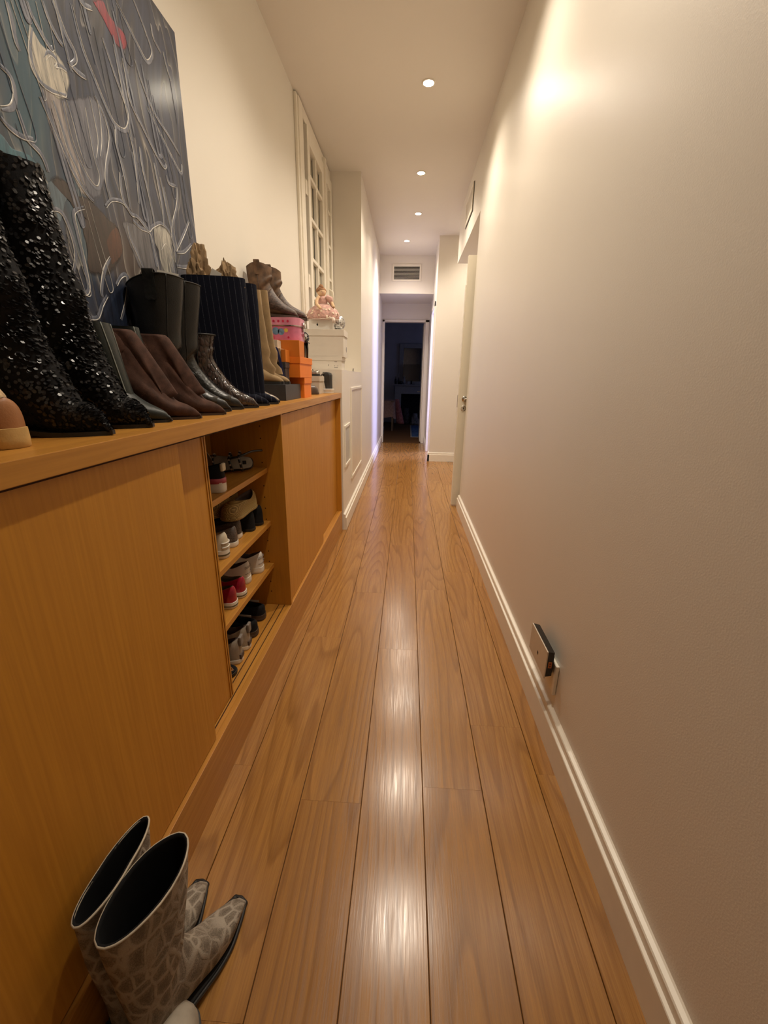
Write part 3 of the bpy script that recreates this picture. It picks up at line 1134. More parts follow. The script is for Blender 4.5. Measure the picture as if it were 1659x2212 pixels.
# ---- dark green ankle boots
for i, (tx, ty, lab) in enumerate(((-0.840, 1.055, 'dark green leather ankle boot with pale raw side edge'), (-0.868, 1.222, 'dark green ankle boot half hidden behind the brown suede boots'))):
    L = 0.220
    rows = boot_rows(L, 0.16, 0.010, 0.004, 'point', (0.046, 0.036), (0.046, 0.036), 0, 1.0)
    b = make_boot('green_boot', lab, rows, (M_GREEN, BLK_SOLE, BLK_LIN), L, 0.010, 0.004, (tx, ty), AIM, TOP, group='dark green boots')
    b.root.scale = (1, 1 - 0.35 * i, 1)
    g = wide_leg(b, 0.030, 0.238 + 0.008 * i, 0.0, 0.150, 0.004, 0.105, 0.034, M_GREEN, 'shaft', 3 + i)
    seam(g, 'raw_edge', 0.0, 1.0, 0.55, 0.0016, M_EDGE)
    seam(g, 'raw_edge', 0.0, 1.0, 2 * PI - 0.55, 0.0018, M_EDGE)

# ---- brown suede boots, soft shafts folded down on themselves
for i, (tx, ty, lab) in enumerate(((-0.850, 1.150, 'brown suede boot with folded shaft next to the green boot'), (-0.838, 1.292, 'brown suede boot with folded shaft in front of black tall boots'))):
    L = 0.262
    rows = boot_rows(L, 0.12, 0.010, 0.004, 'point', (0.046, 0.036), (0.046, 0.036), 0, 1.05)[:9]
    rows[5][1] += 0.020
    rows[6][1] += 0.045
    rows[7][1] += 0.070
    rows[8][1] += 0.085
    rows += [[L * 0.45, 0.200, -0.004, 0.075, 0.036, 0.95], [L * 0.42, 0.222, 0.002, 0.130, 0.034, 0.95], [L * 0.36, 0.232, 0.010, 0.180, 0.030, 0.95], [L * 0.29, 0.226, 0.022, 0.212, 0.018, 0.95], [L * 0.20, 0.218, 0.040, 0.216, 0.006, 0.95]]

    def drape(p, t, i=i):
        k = min(1.0, max(0.0, (p.z - 0.03) / 0.06))
        return k * (0.010 * math.sin(2.0 * t + 4.2 + p.x * 9 + i) + 0.005 * math.sin(5 * t + p.z * 30 + i * 2))
    b = make_boot('suede_boot', lab, rows, (M_BROWN, BRN_SOLE, M_BROWN), L, 0.010, 0.004, (tx, ty), AIM, TOP, group='brown suede folded boots', wr=drape, lin=0.0)
    # the soft shaft turned down over itself, hem slanting from back to front
    fl = []
    for k in range(13):
        f = k / 12
        rg = []
        for q in range(48):
            t_ = 2 * PI * q / 48
            c_, s_ = math.cos(t_), math.sin(t_)
            hem = 0.062 + 0.085 * (0.5 - 0.5 * c_)
            z_ = 0.238 - f * (0.238 - hem)
            if k == 0:
                z_ -= 0.006
            rip = 1 + f * (0.26 * math.sin(3 * t_ + 0.7 + i) + 0.07 * math.sin(7 * t_ + 2 * i + 3 * f))
            rip -= f ** 0.6 * (0.42 * math.exp(-((t_ - 5.15 - 0.25 * f) / 0.20) ** 2) + 0.30 * math.exp(-((t_ - 4.25) / 0.22) ** 2))
            dx = 0.050 + (0.085 * f ** 0.9 if c_ > 0 else -0.006 * f)
            rg.append(Vector((0.058 + dx * c_ * (1 + 0.10 * f * math.sin(5 * t_ + i)) + 0.004, (0.033 + 0.013 * f) * s_ * rip, z_ + 0.006 * f * math.sin(6 * t_ + i))))
        fl.append(rg)
    o = loft('folded_shaft', fl, M_BROWN, b.root, True, False)
    md = o.modifiers.new('thick', 'SOLIDIFY')
    md.thickness = 0.002

# ---- black tall western boots
for i, (tx, ty, lab) in enumerate(((-0.866, 1.415, 'black leather tall western boot with pull strap, nearer of its pair'), (-0.862, 1.520, 'black leather tall western boot behind its twin, beside croc ankle boot'))):
    L = 0.258
    rows = boot_rows(L, 0.412, 0.018, 0.006, 'point', (0.060, 0.045), (0.082, 0.050), 0.014, 1.25, 0.0, 0.0)
    rows[-1][1] += 0.012
    rows[-1][3] -= 0.014
    b = make_boot('western_boot', lab, rows, (M_BLACKL, BLK_SOLE, BLK_LIN), L, 0.018, 0.006, (tx, ty), AIM, TOP, group='black tall western boots', wr=wrinkle(0.005, 14, 8 + i, 0.05, 0.22), scallop=0.016)
    pull_strap(b, 1, PI * 1.5, 0.032, 0.075, M_BLACKW)
    pull_strap(b, 1, PI * 0.5, 0.032, 0.075, M_BLACKW)
    seam(b, 'side_seam', 0.45, 1.0, 5.3, 0.0018, M_BLACKW)
    seam(b, 'rim_piping', 0.998, 0.998, 0, 0.0022, M_BLACKW, 40, 0.0005, 2 * PI)
    patch(b, 'tooled_vamp', 0.20, 0.66, -1.5, 1.5, 0.0008, M_BLACKW, 12, 10)
card = box('paper_card', (-0.030, 0.030), (-0.001, 0.001), (0, 0.092), M_WHITEP)
card.location = (-0.772, 1.436, 1.512)
card.rotation_euler = (0.10, 0.12, R(25))
tag(card, 'white paper card tucked inside the nearer black western boot', 'paper')

# ---- croc patent ankle boot
L = 0.255
rows = boot_rows(L, 0.262, 0.022, 0.005, 'point', (0.050, 0.040), (0.048, 0.042), 0.016, 1.25)
b = make_boot('ankle_boot', 'dark brown croc patent pointed ankle boot with side zip', rows, (M_CROC, BLK_SOLE, BLK_LIN), L, 0.022, 0.005, (-0.836, 1.618), AIM, TOP, wr=wrinkle(0.004, 16, 2.2, 0.03, 0.2))
seam(b, 'zip', 0.50, 0.98, 4.75, 0.0022, M_BLACKW)
seam(b, 'front_seam', 0.42, 0.98, 5.75, 0.0018, M_CROC)
seam(b, 'rim_piping', 0.995, 0.995, 0, 0.0035, M_BLACKL, 40, 0.0, 2 * PI)

# ---- navy pinstripe wide-leg boots with kraft paper stuffing
M_KRAFT = mat('kraft_paper', (0.31, 0.21, 0.115), 0.75, var=0.10, scale=30, bmp=0.2, bscale=90)


def crumple(name, label, loc, rx, ry, h, seed, peaks=2, group=None):
    """stuffed ball of creased paper with torn peaks"""
    bm = bmesh.new()
    bmesh.ops.create_icosphere(bm, subdivisions=4, radius=1.0)
    for v in bm.verts:
        p = v.co.copy()
        a = math.atan2(p.y, p.x)
        q = p * 1.6 + Vector((seed, seed * 1.7, 0))
        cell = mnoise.cell(q * 2.2) * 0.22 + mnoise.noise(q * 2.0) * 0.35 + abs(mnoise.noise(q * 5.0)) * 0.25
        k = 0.85 + cell
        top = max(0.0, p.z)
        pk = 0.35 * top * (0.5 + 0.5 * math.sin(a * peaks + seed))
        v.co = Vector((p.x * rx * k * (1 - 0.45 * top), p.y * ry * k * (1 - 0.35 * top), (p.z + 1) / 2 * h * (0.9 + 0.25 * cell) + pk * h * 0.5))
    o = from_bm(name, bm, M_KRAFT, None, False)
    o.location = loc
    return tag(o, label, 'paper', group)


for i, (tx, ty, lab) in enumerate(((-0.857, 1.755, 'navy pinstriped wide-leg boot, the nearer one with striped side in full view'), (-0.850, 1.862, 'navy pinstriped wide-leg boot mostly hidden behind its twin'))):
    L = 0.275
    rows = boot_rows(L, 0.20, 0.012, 0.006, 'point', (0.048, 0.040), (0.048, 0.040), 0, 1.05)
    b = make_boot('pinstripe_boot', lab, rows, (M_PIN, BLK_SOLE, BLK_LIN), L, 0.012, 0.006, (tx, ty), AIM, TOP, group='navy pinstriped boots')
    wide_leg(b, 0.036, 0.478, -0.012, 0.222, -0.022, 0.215, 0.040, M_PIN, 'wide_leg', 3 + i)
crumple('paper_stuffing', 'tall peaked crumple of kraft paper beside the painting', (-0.812, 1.772, 1.560), 0.055, 0.036, 0.200, 1.3, 3)
crumple('paper_stuffing', 'low wide crumple of kraft paper in the pinstriped boot', (-0.712, 1.790, 1.575), 0.056, 0.030, 0.135, 5.2, 5)
tg = box('paper_tag', (-0.02, 0.02), (-0.0008, 0.0008), (0, 0.05), M_WHITEP)
tg.location = (-0.762, 1.762, 1.632)
tg.rotation_euler = (0.1, 0.5, 0)
tag(tg, 'white paper tag between the kraft paper crumples', 'paper')

# ---- snake print shoe
rows = boot_rows(0.235, 0.17, 0.015, 0.005, 'point', (0.046, 0.038), (0.046, 0.038), 0, 0.95)
make_boot('ankle_boot', 'snake print ankle boot peeking out past the pinstriped boots', rows, (M_SNAKE, BLK_SOLE, BLK_LIN), 0.235, 0.015, 0.005, (-0.835, 1.972), AIM, TOP)

# ------------------------------------------------------------------ boxes on the worktop
def shoe_box(name, label, x, y, z, m, lid=0.03, m_lid=None, over=0.003, cat='box', group=None, rz=0.0, bev=0.0015):
    """box with its own lid; x, y, z ranges in world metres"""
    cx_, cy_ = (x[0] + x[1]) / 2, (y[0] + y[1]) / 2
    r = thing(name, label, cat, (cx_, cy_, z[0]), rz, group)
    hx, hy, h = (x[1] - x[0]) / 2, (y[1] - y[0]) / 2, z[1] - z[0]
    if lid:
        box('body', (-hx + over, hx - over), (-hy + over, hy - over), (0, h - 0.002), m, r, bev)
        box('lid', (-hx, hx), (-hy, hy), (h - lid, h), m_lid or m, r, bev)
    else:
        box('body', (-hx, hx), (-hy, hy), (0, h), m, r, bev)
    return r


M_NAVYB = mat('charcoal_card', (0.030, 0.033, 0.040), 0.5, var=0.06)
M_ORANGE = mat('orange_card', (0.78, 0.20, 0.012), 0.55, var=0.03, scale=8)
M_ORANGE2 = mat('deep_orange_card', (0.60, 0.17, 0.012), 0.55, var=0.03, scale=8)
M_TANC = mat('tan_card', (0.50, 0.33, 0.19), 0.6, var=0.04)
M_CREAMC = mat('cream_card', (0.62, 0.52, 0.40), 0.6, var=0.05)
M_BLUER = mat('navy_ribbon', (0.020, 0.028, 0.11), 0.35, var=0.1)
shoe_box('card_box', 'flat charcoal box under the beige boots', (-0.872, -0.624), (2.205, 2.515), (TOP, 1.258), M_NAVYB, 0)
shoe_box('orange_box', 'small orange box, lowest of the orange stack', (-0.868, -0.603), (2.535, 2.725), (TOP, 1.293), M_ORANGE, 0.034, over=0.004)
shoe_box('orange_box', 'large orange box with deep lid, middle of the orange stack', (-0.868, -0.598), (2.43, 2.735), (1.293, 1.404), M_ORANGE, 0.036, over=0.004)
shoe_box('orange_box', 'deep orange box on top of the orange stack, under the pink case', (-0.800, -0.600), (2.43, 2.545), (1.404, 1.487), M_ORANGE2, 0)
shoe_box('card_box', 'small dark grey box tied with ribbon in front of the orange stack', (-0.790, -0.657), (2.343, 2.425), (1.258, 1.372), mat('grey_card', (0.05, 0.047, 0.05), 0.5), 0.03)
shoe_box('card_box', 'small tan and orange box on the ribboned grey box', (-0.790, -0.682), (2.345, 2.425), (1.372, 1.440), M_TANC, 0)
so = box('card_box', (-0.012, 0.012), (-0.04, 0.04), (0, 0.062), M_ORANGE2, None, 0.001)
so.location = (-0.667, 2.385, 1.372)
tag(so, 'narrow orange box standing beside the small tan box', 'box')
shoe_box('card_box', 'tiny cream patterned box under the pink case', (-0.800, -0.700), (2.36, 2.425), (1.440, 1.482), M_CREAMC, 0)
rb = thing('ribbon', 'navy blue ribbon hanging over the small grey box', 'ribbon', (-0.700, 2.332, 1.44))
pts = smooth_path([(-0.03, -0.004, 0.002), (0.0, -0.006, 0.003), (0.012, -0.006, -0.03), (0.025, -0.006, -0.09), (0.036, -0.006, -0.15), (0.040, -0.006, -0.178)], 5)
bm = bmesh.new()
rings_bm(bm, [[p + Vector((-0.007, 0, 0)), p + Vector((0.007, 0, 0)), p + Vector((0.007, -0.0015, 0)), p + Vector((-0.007, -0.0015, 0))] for p in pts], True, True)
from_bm('ribbon_tail', bm, M_BLUER, rb, True, 40)
tube('ribbon_knot', [(-0.045, -0.003, 0.0), (-0.03, -0.007, 0.004), (-0.012, -0.006, 0.002)], 0.004, M_BLUER, rb)

# ---- beige slouch boots standing on the charcoal box
for i, (tx, ty, lab) in enumerate(((-0.882, 2.238, 'beige suede wide boot in front, on the charcoal box'), (-0.868, 2.304, 'beige suede wide boot behind its twin, on the charcoal box'))):
    L = 0.235
    rows = boot_rows(L, 0.18, 0.010, 0.010, 'round', (0.044, 0.036), (0.044, 0.036), 0, 0.95)
    b = make_boot('suede_boot', lab, rows, (M_BEIGE, BLK_SOLE, M_BEIGE), L, 0.010, 0.010, (tx, ty), R(2), 1.258, group='beige suede wide boots')
    b.root.scale = (1, 0.78, 1)
    wide_leg(b, 0.058, 0.440 + 0.01 * i, 0.010, 0.180, 0.010, 0.146, 0.020, M_BEIGE, 'wide_leg', 6 + i, 0.018)

# ---- pink tin case
M_PINK = mat('pink_tin', (0.60, 0.17, 0.27), 0.3, var=0.10, scale=18)
M_PINK2 = mat('pink_tin_lid', (0.66, 0.25, 0.34), 0.3, var=0.08, scale=18)
M_TINP = mat('printed_blue', (0.16, 0.28, 0.42), 0.35, var=0.2, scale=60)
M_TINY = mat('printed_yellow', (0.75, 0.55, 0.10), 0.35)
M_TINR = mat('printed_red', (0.55, 0.03, 0.09), 0.35)
pc = thing('tin_case', 'pink printed tin case with metal clasp under the cowboy boots', 'case', (-0.735, 2.545, 1.487))


def rounded_case(name, hx, hy, z0, z1, r, m):
    bm = bmesh.new()
    pts = []
    for (sx, sy, a0) in ((1, 1, 0), (-1, 1, 90), (-1, -1, 180), (1, -1, 270)):
        for k in range(6):
            a = R(a0 + 90 * k / 5)
            pts.append((sx * (hx - r) + r * math.cos(a), sy * (hy - r) + r * math.sin(a)))
    rings_bm(bm, [[Vector((x, y, z)) for x, y in pts] for z in (z0, z1)], True, True)
    return from_bm(name, bm, m, pc, True, 40)


rounded_case('body', 0.128, 0.085, 0.0, 0.078, 0.045, M_PINK)
rounded_case('lid', 0.130, 0.087, 0.078, 0.118, 0.046, M_PINK2)
rounded_case('rim', 0.1315, 0.0885, 0.074, 0.079, 0.047, M_CHROME)
for k in range(6):
    disc('printed_heart', (-0.06 + 0.026 * k, -0.087, 0.098), (0, -1, 0), 0.0065, 0.0006, M_TINR, pc, 10)
for (x, z, rr, mm) in ((0.0, 0.048, 0.020, M_TINP), (0.030, 0.045, 0.018, M_TINP), (0.058, 0.052, 0.011, M_TINY), (-0.02, 0.014, 0.012, M_TINR), (0.07, 0.016, 0.006, M_TINR)):
    disc('printed_flower', (x, -0.085, z), (0, -1, 0), rr, 0.0006, mm, pc, 9)
box('clasp', (0.128, 0.138), (-0.012, 0.012), (0.05, 0.10), M_CHROME, pc, 0.003)
tube('clasp_loop', [(0.137, -0.016, 0.098), (0.143, -0.016, 0.072), (0.143, 0.016, 0.072), (0.137, 0.016, 0.098)], 0.003, M_CHROME, pc)
box('handle', (0.132, 0.142), (-0.005, 0.05), (0.028, 0.044), M_CHROME, pc, 0.004)

# ---- brown cowboy boots on the pink case
for i, (tx, ty, lab) in enumerate(((-0.868, 2.492, 'short brown cowboy boot on the pink case, nearer of its pair'), (-0.838, 2.590, 'short brown cowboy boot on the pink case with toe reaching past'))):
    L = 0.245
    rows = boot_rows(L, 0.262, 0.012, 0.010, 'square', (0.058, 0.042), (0.066, 0.045), -0.004, 1.2, 0.0)
    b = make_boot('cowboy_boot', lab, rows, (M_COWB, BRN_SOLE, M_COWF), L, 0.012, 0.010, (tx, ty), R(5), 1.6055, group='brown cowboy boots', wr=wrinkle(0.010, 10, 2.5 + i * 3, 0.06), scallop=0.016)
    patch(b, 'creased_vamp', 0.03, 0.50, -1.9, 1.9, 0.0008, M_COWF, 14, 10)
    pull_strap(b, 1, PI * 1.5, 0.028, 0.06, M_COWB)
    seam(b, 'side_seam', 0.55, 1.0, PI * 1.5, 0.0022, M_COWF)
    for k in range(3):
        seam(b, 'stitching', 0.40 + 0.05 * k, 0.40 + 0.05 * k, 0.2, 0.0010, M_STITCH, 12, 0.001, 1.2)
        seam(b, 'stitching', 0.40 + 0.05 * k, 0.40 + 0.05 * k, 2 * PI - 1.2, 0.0010, M_STITCH, 12, 0.001, 2 * PI - 0.2)

# ---- black strappy sandals on the large orange box
M_STRAP = mat('black_strap', (0.012, 0.011, 0.010), 0.35)
sd_ = thing('strappy_sandal', 'black strappy heeled sandal perched behind the top orange box', 'sandal', (-0.625, 2.64, 1.404))
tube('heel', [(0, 0, 0), (0.004, 0, 0.05), (-0.004, 0, 0.085)], [0.006, 0.007, 0.014], M_STRAP, sd_)
tube('heel', [(0.012, 0.03, 0), (0.014, 0.03, 0.05), (0.006, 0.03, 0.09)], [0.006, 0.007, 0.014], M_STRAP, sd_)
bm = bmesh.new()
pth = smooth_path([(0.03, 0.0, 0.082), (0.0, 0.0, 0.088), (-0.04, 0, 0.06), (-0.09, 0, 0.022), (-0.14, 0, 0.008), (-0.18, 0, 0.006)], 5)
rings_bm(bm, [[p + Vector((0, -0.02, 0)), p + Vector((0, 0.035, 0)), p + Vector((0, 0.035, 0.006)), p + Vector((0, -0.02, 0.006))] for p in pth], True, True)
from_bm('footbed', bm, M_STRAP, sd_, True, 40)
for (dx, dz, r_) in ((-0.005, 0.0, 0.034), (-0.022, 0.012, 0.030), (0.004, -0.012, 0.026)):
    tube('strap', [(dx + r_ * math.cos(a) * 1.0, 0.004 + 0.012 * math.sin(2 * a), 0.118 + dz + r_ * 0.8 * math.sin(a)) for a in [2 * PI * k / 20 for k in range(21)]], 0.0035, M_STRAP, sd_)


# ------------------------------------------------------------------ painting leaning on the wall
def painting_mat():
    m, t, b = nt('poured_paint')
    tc = node(t, 'ShaderNodeTexCoord')
    sp = node(t, 'ShaderNodeSeparateXYZ')
    t.links.new(tc.outputs['Object'], sp.inputs[0])
    cb = node(t, 'ShaderNodeCombineXYZ')           # picture plane: u along the wall, v up
    t.links.new(sp.outputs[1], cb.inputs[0])
    t.links.new(sp.outputs[2], cb.inputs[1])
    uv = cb.outputs[0]
    sv = node(t, 'ShaderNodeSeparateXYZ')
    t.links.new(uv, sv.inputs[0])
    w1 = noise(t, uv, 2.6, 2, 0.5)
    a1 = node(t, 'ShaderNodeVectorMath', operation='MULTIPLY_ADD')
    t.links.new(w1.outputs['Color'], a1.inputs[0])
    a1.inputs[1].default_value = (0.20, 0.20, 0)
    t.links.new(uv, a1.inputs[2])
    # curtains of paint: level = height + steep noise across, so the level lines hang in long tongues
    ua = mapping(t, a1.outputs[0], scale=(7.5, 1.05, 1), rot=(0, 0, 0.20))
    na = noise(t, ua, 1.0, 1.5, 0.45)
    ub = mapping(t, a1.outputs[0], scale=(15.0, 2.2, 1), rot=(0, 0, 0.14), loc=(3, 7, 0))
    nb = noise(t, ub, 1.0, 1.0, 0.4)
    lev = math_n(t, 'ADD', math_n(t, 'MULTIPLY', sv.outputs[1], 0.85), math_n(t, 'ADD', math_n(t, 'MULTIPLY', na.outputs[0], 1.9), math_n(t, 'MULTIPLY', nb.outputs[0], 0.35)))
    k = math_n(t, 'FRACT', math_n(t, 'MULTIPLY', lev, 4.3))
    line = ramp(t, k, [(0.0, 0.0), (0.025, 0.95), (0.06, 0.42), (0.16, 0.16), (0.42, 0.02), (0.97, 0.0), (1.0, 0.0)])
    mod = noise(t, uv, 3.4, 3)
    line = math_n(t, 'MULTIPLY', line, ramp(t, mod.outputs[0], [(0.36, 0.05), (0.62, 0.60)]))
    run2 = mapping(t, a1.outputs[0], scale=(34.0, 2.2, 1), rot=(0, 0, 0.17))
    st = noise(t, run2, 1.3, 4, 0.6)
    kk = noise(t, uv, 2.0, 3)
    n1 = na
    base = ramp(t, math_n(t, 'ADD', math_n(t, 'MULTIPLY', k, 0.25), math_n(t, 'MULTIPLY', kk.outputs[0], 0.75)), [(0.28, (0.005, 0.010, 0.030)), (0.42, (0.014, 0.026, 0.060)), (0.50, (0.011, 0.014, 0.026)), (0.60, (0.026, 0.038, 0.076)), (0.72, (0.013, 0.015, 0.028))])
    base = mix(t, math_n(t, 'MULTIPLY', ramp(t, st.outputs[0], [(0.48, 0.0), (0.72, 1.0)]), 0.38), base, (0.095, 0.12, 0.19))

    def spot(u0, v0, ru, rv, amp=1.0):
        s1 = node(t, 'ShaderNodeVectorMath', operation='SUBTRACT')
        t.links.new(a1.outputs[0], s1.inputs[0])
        s1.inputs[1].default_value = (u0 + 0.10, v0 + 0.10, 0)
        s2 = mapping(t, s1.outputs[0], scale=(1 / ru, 1 / rv, 0))
        ln = node(t, 'ShaderNodeVectorMath', operation='LENGTH')
        t.links.new(s2, ln.inputs[0])
        return math_n(t, 'MULTIPLY', ramp(t, ln.outputs['Value'], [(0.45, 1.0), (1.0, 0.0)]), amp)
    base = mix(t, spot(1.17, 1.98, 0.10, 0.40, 0.7), base, (0.022, 0.085, 0.120))
    base = mix(t, spot(1.30, 1.68, 0.07, 0.16, 0.5), base, (0.05, 0.12, 0.16))
    base = mix(t, spot(1.50, 1.62, 0.13, 0.24, 0.95), base, (0.040, 0.022, 0.018))
    base = mix(t, spot(1.88, 1.75, 0.05, 0.10, 0.7), base, (0.030, 0.030, 0.070))
    pale = ramp(t, noise(t, uv, 5.0, 2).outputs[0], [(0.3, (0.50, 0.50, 0.48)), (0.6, (0.62, 0.56, 0.46)), (0.75, (0.40, 0.47, 0.50))])
    c = mix(t, line, base, pale)
    t.links.new(c, b.inputs['Base Color'])
    b.inputs['Roughness'].default_value = 0.55
    b.inputs['Coat Weight'].default_value = 0.35
    b.inputs['Coat Roughness'].default_value = 0.2
    bump(t, b, math_n(t, 'ADD', line, math_n(t, 'MULTIPLY', st.outputs[0], 0.4)), 0.5, 0.003)
    return m


M_PAINT = painting_mat()
pr = thing('canvas_painting', 'large poured abstract canvas in slate blue and white leaning on the wall', 'painting', (XL + 0.0035, 0, 0), TL)
box('canvas', (0.016, 0.0185), (0.62, 1.925), (TOP + 0.001, 2.475), M_PAINT, pr, 0.001)
for y, z in (((0.62, 0.66), (TOP + 0.001, 2.475)), ((1.885, 1.925), (TOP + 0.001, 2.475)), ((0.66, 1.885), (2.435, 2.475)), ((0.66, 1.885), (TOP + 0.001, TOP + 0.041))):
    box('stretcher', (0.001, 0.0162), y, z, M_PAINT, pr)

STROKES = [
    [(1.401, 2.025), (1.43, 1.995), (1.442, 1.958), (1.427, 1.914), (1.408, 1.876), (1.393, 1.829), (1.399, 1.781)],
    [(1.478, 1.993), (1.469, 1.943), (1.486, 1.876), (1.493, 1.789)],
    [(1.541, 2.014), (1.555, 1.968), (1.553, 1.898), (1.545, 1.823)],
    [(1.593, 1.993), (1.592, 1.943), (1.61, 1.863), (1.625, 1.782)],
    [(1.667, 1.981), (1.676, 1.927), (1.685, 1.852), (1.681, 1.798)],
    [(1.81, 1.962), (1.794, 1.907), (1.744, 1.827), (1.726, 1.777)],
    [(1.356, 1.977), (1.356, 1.922), (1.359, 1.867), (1.369, 1.828), (1.353, 1.799), (1.325, 1.807), (1.296, 1.844), (1.281, 1.888), (1.275, 1.949)],
    [(1.194, 1.918), (1.215, 1.88), (1.241, 1.835), (1.265, 1.791), (1.306, 1.757), (1.327, 1.75)],
    [(1.477, 2.194), (1.489, 2.171), (1.511, 2.13), (1.541, 2.083), (1.555, 2.056), (1.529, 2.012), (1.484, 2.003), (1.456, 2.023), (1.415, 2.078), (1.387, 2.122), (1.37, 2.195)],
    [(1.564, 2.199), (1.568, 2.161), (1.574, 2.1), (1.619, 2.062), (1.692, 2.009), (1.735, 1.99), (1.755, 2.012), (1.726, 2.032)],
    [(1.326, 2.046), (1.351, 2.069), (1.352, 2.092), (1.331, 2.111), (1.314, 2.139), (1.301, 2.16)],
    [(1.667, 2.397), (1.699, 2.369), (1.738, 2.326), (1.737, 2.305), (1.703, 2.274), (1.662, 2.29), (1.609, 2.317), (1.572, 2.335)],
    [(1.756, 2.396), (1.764, 2.362), (1.805, 2.345)],
    [(1.867, 2.057), (1.854, 2.028), (1.801, 2.054), (1.717, 2.108), (1.672, 2.136)],
    [(1.096, 1.918), (1.116, 1.911), (1.116, 1.883), (1.101, 1.857), (1.074, 1.841)],
    [(1.067, 1.816), (1.086, 1.805), (1.116, 1.802), (1.152, 1.812)],
    [(1.207, 2.099), (1.217, 2.075), (1.244, 2.05), (1.264, 2.041), (1.273, 2.049)],
    [(1.145, 1.554), (1.168, 1.531), (1.215, 1.507), (1.237, 1.503), (1.253, 1.529), (1.251, 1.597), (1.245, 1.658), (1.245, 1.697), (1.284, 1.721)],
    [(1.179, 1.474), (1.202, 1.459), (1.227, 1.442), (1.265, 1.447), (1.294, 1.484), (1.321, 1.513)],
    [(1.358, 1.627), (1.321, 1.586), (1.293, 1.528), (1.294, 1.508)],
    [(1.372, 1.551), (1.392, 1.572), (1.417, 1.586), (1.422, 1.574), (1.399, 1.517), (1.362, 1.459)],
    [(1.465, 1.738), (1.47, 1.702), (1.499, 1.661), (1.522, 1.621)],
    [(1.5, 1.757), (1.538, 1.747), (1.589, 1.748), (1.601, 1.705), (1.616, 1.636)],
    [(1.646, 1.716), (1.683, 1.745), (1.706, 1.717), (1.718, 1.658)],
    [(1.379, 1.755), (1.412, 1.782), (1.464, 1.792), (1.497, 1.773), (1.529, 1.775), (1.582, 1.755), (1.614, 1.774), (1.667, 1.799), (1.714, 1.788), (1.735, 1.749), (1.733, 1.698)],
    [(1.754, 1.739), (1.83, 1.816), (1.879, 1.873)],
    [(1.753, 1.733), (1.813, 1.748), (1.878, 1.792)],
    [(1.74, 1.684), (1.811, 1.694), (1.873, 1.719)],
    [(1.164, 1.678), (1.194, 1.681), (1.211, 1.648), (1.216, 1.6), (1.195, 1.551)],
    [(1.207, 2.056), (1.189, 2.006), (1.187, 1.969), (1.207, 1.948), (1.243, 1.949), (1.291, 1.964)],
    [(1.237, 2.008), (1.256, 2.028), (1.274, 2.026), (1.265, 2.012), (1.287, 2.021), (1.307, 2.023)],
    [(1.314, 2.049), (1.349, 2.043), (1.378, 2.048)],
    [(1.234, 1.932), (1.246, 1.888), (1.258, 1.842), (1.28, 1.807), (1.3, 1.769)],
    [(1.285, 1.958), (1.298, 1.912), (1.303, 1.871), (1.315, 1.835)],
    [(1.412, 2.022), (1.413, 1.98), (1.405, 1.926), (1.387, 1.882)],
    [(1.38, 2.013), (1.386, 1.967), (1.388, 1.919), (1.369, 1.871)],
    [(1.146, 2.059), (1.149, 2.031), (1.15, 1.995), (1.158, 1.98)],
    [(1.116, 1.856), (1.123, 1.825), (1.129, 1.805), (1.163, 1.789), (1.174, 1.762)],
    [(1.465, 1.876), (1.458, 1.822), (1.47, 1.785)],
    [(1.74, 1.974), (1.755, 1.951), (1.804, 1.96)],
    [(1.632, 2.234), (1.653, 2.191), (1.707, 2.137), (1.794, 2.107), (1.861, 2.079)],
    [(1.819, 2.361), (1.83, 2.329), (1.852, 2.297)],
    [(1.258, 2.132), (1.271, 2.101), (1.293, 2.079), (1.307, 2.075)],
    [(1.398, 2.223), (1.419, 2.221), (1.452, 2.235)],
]
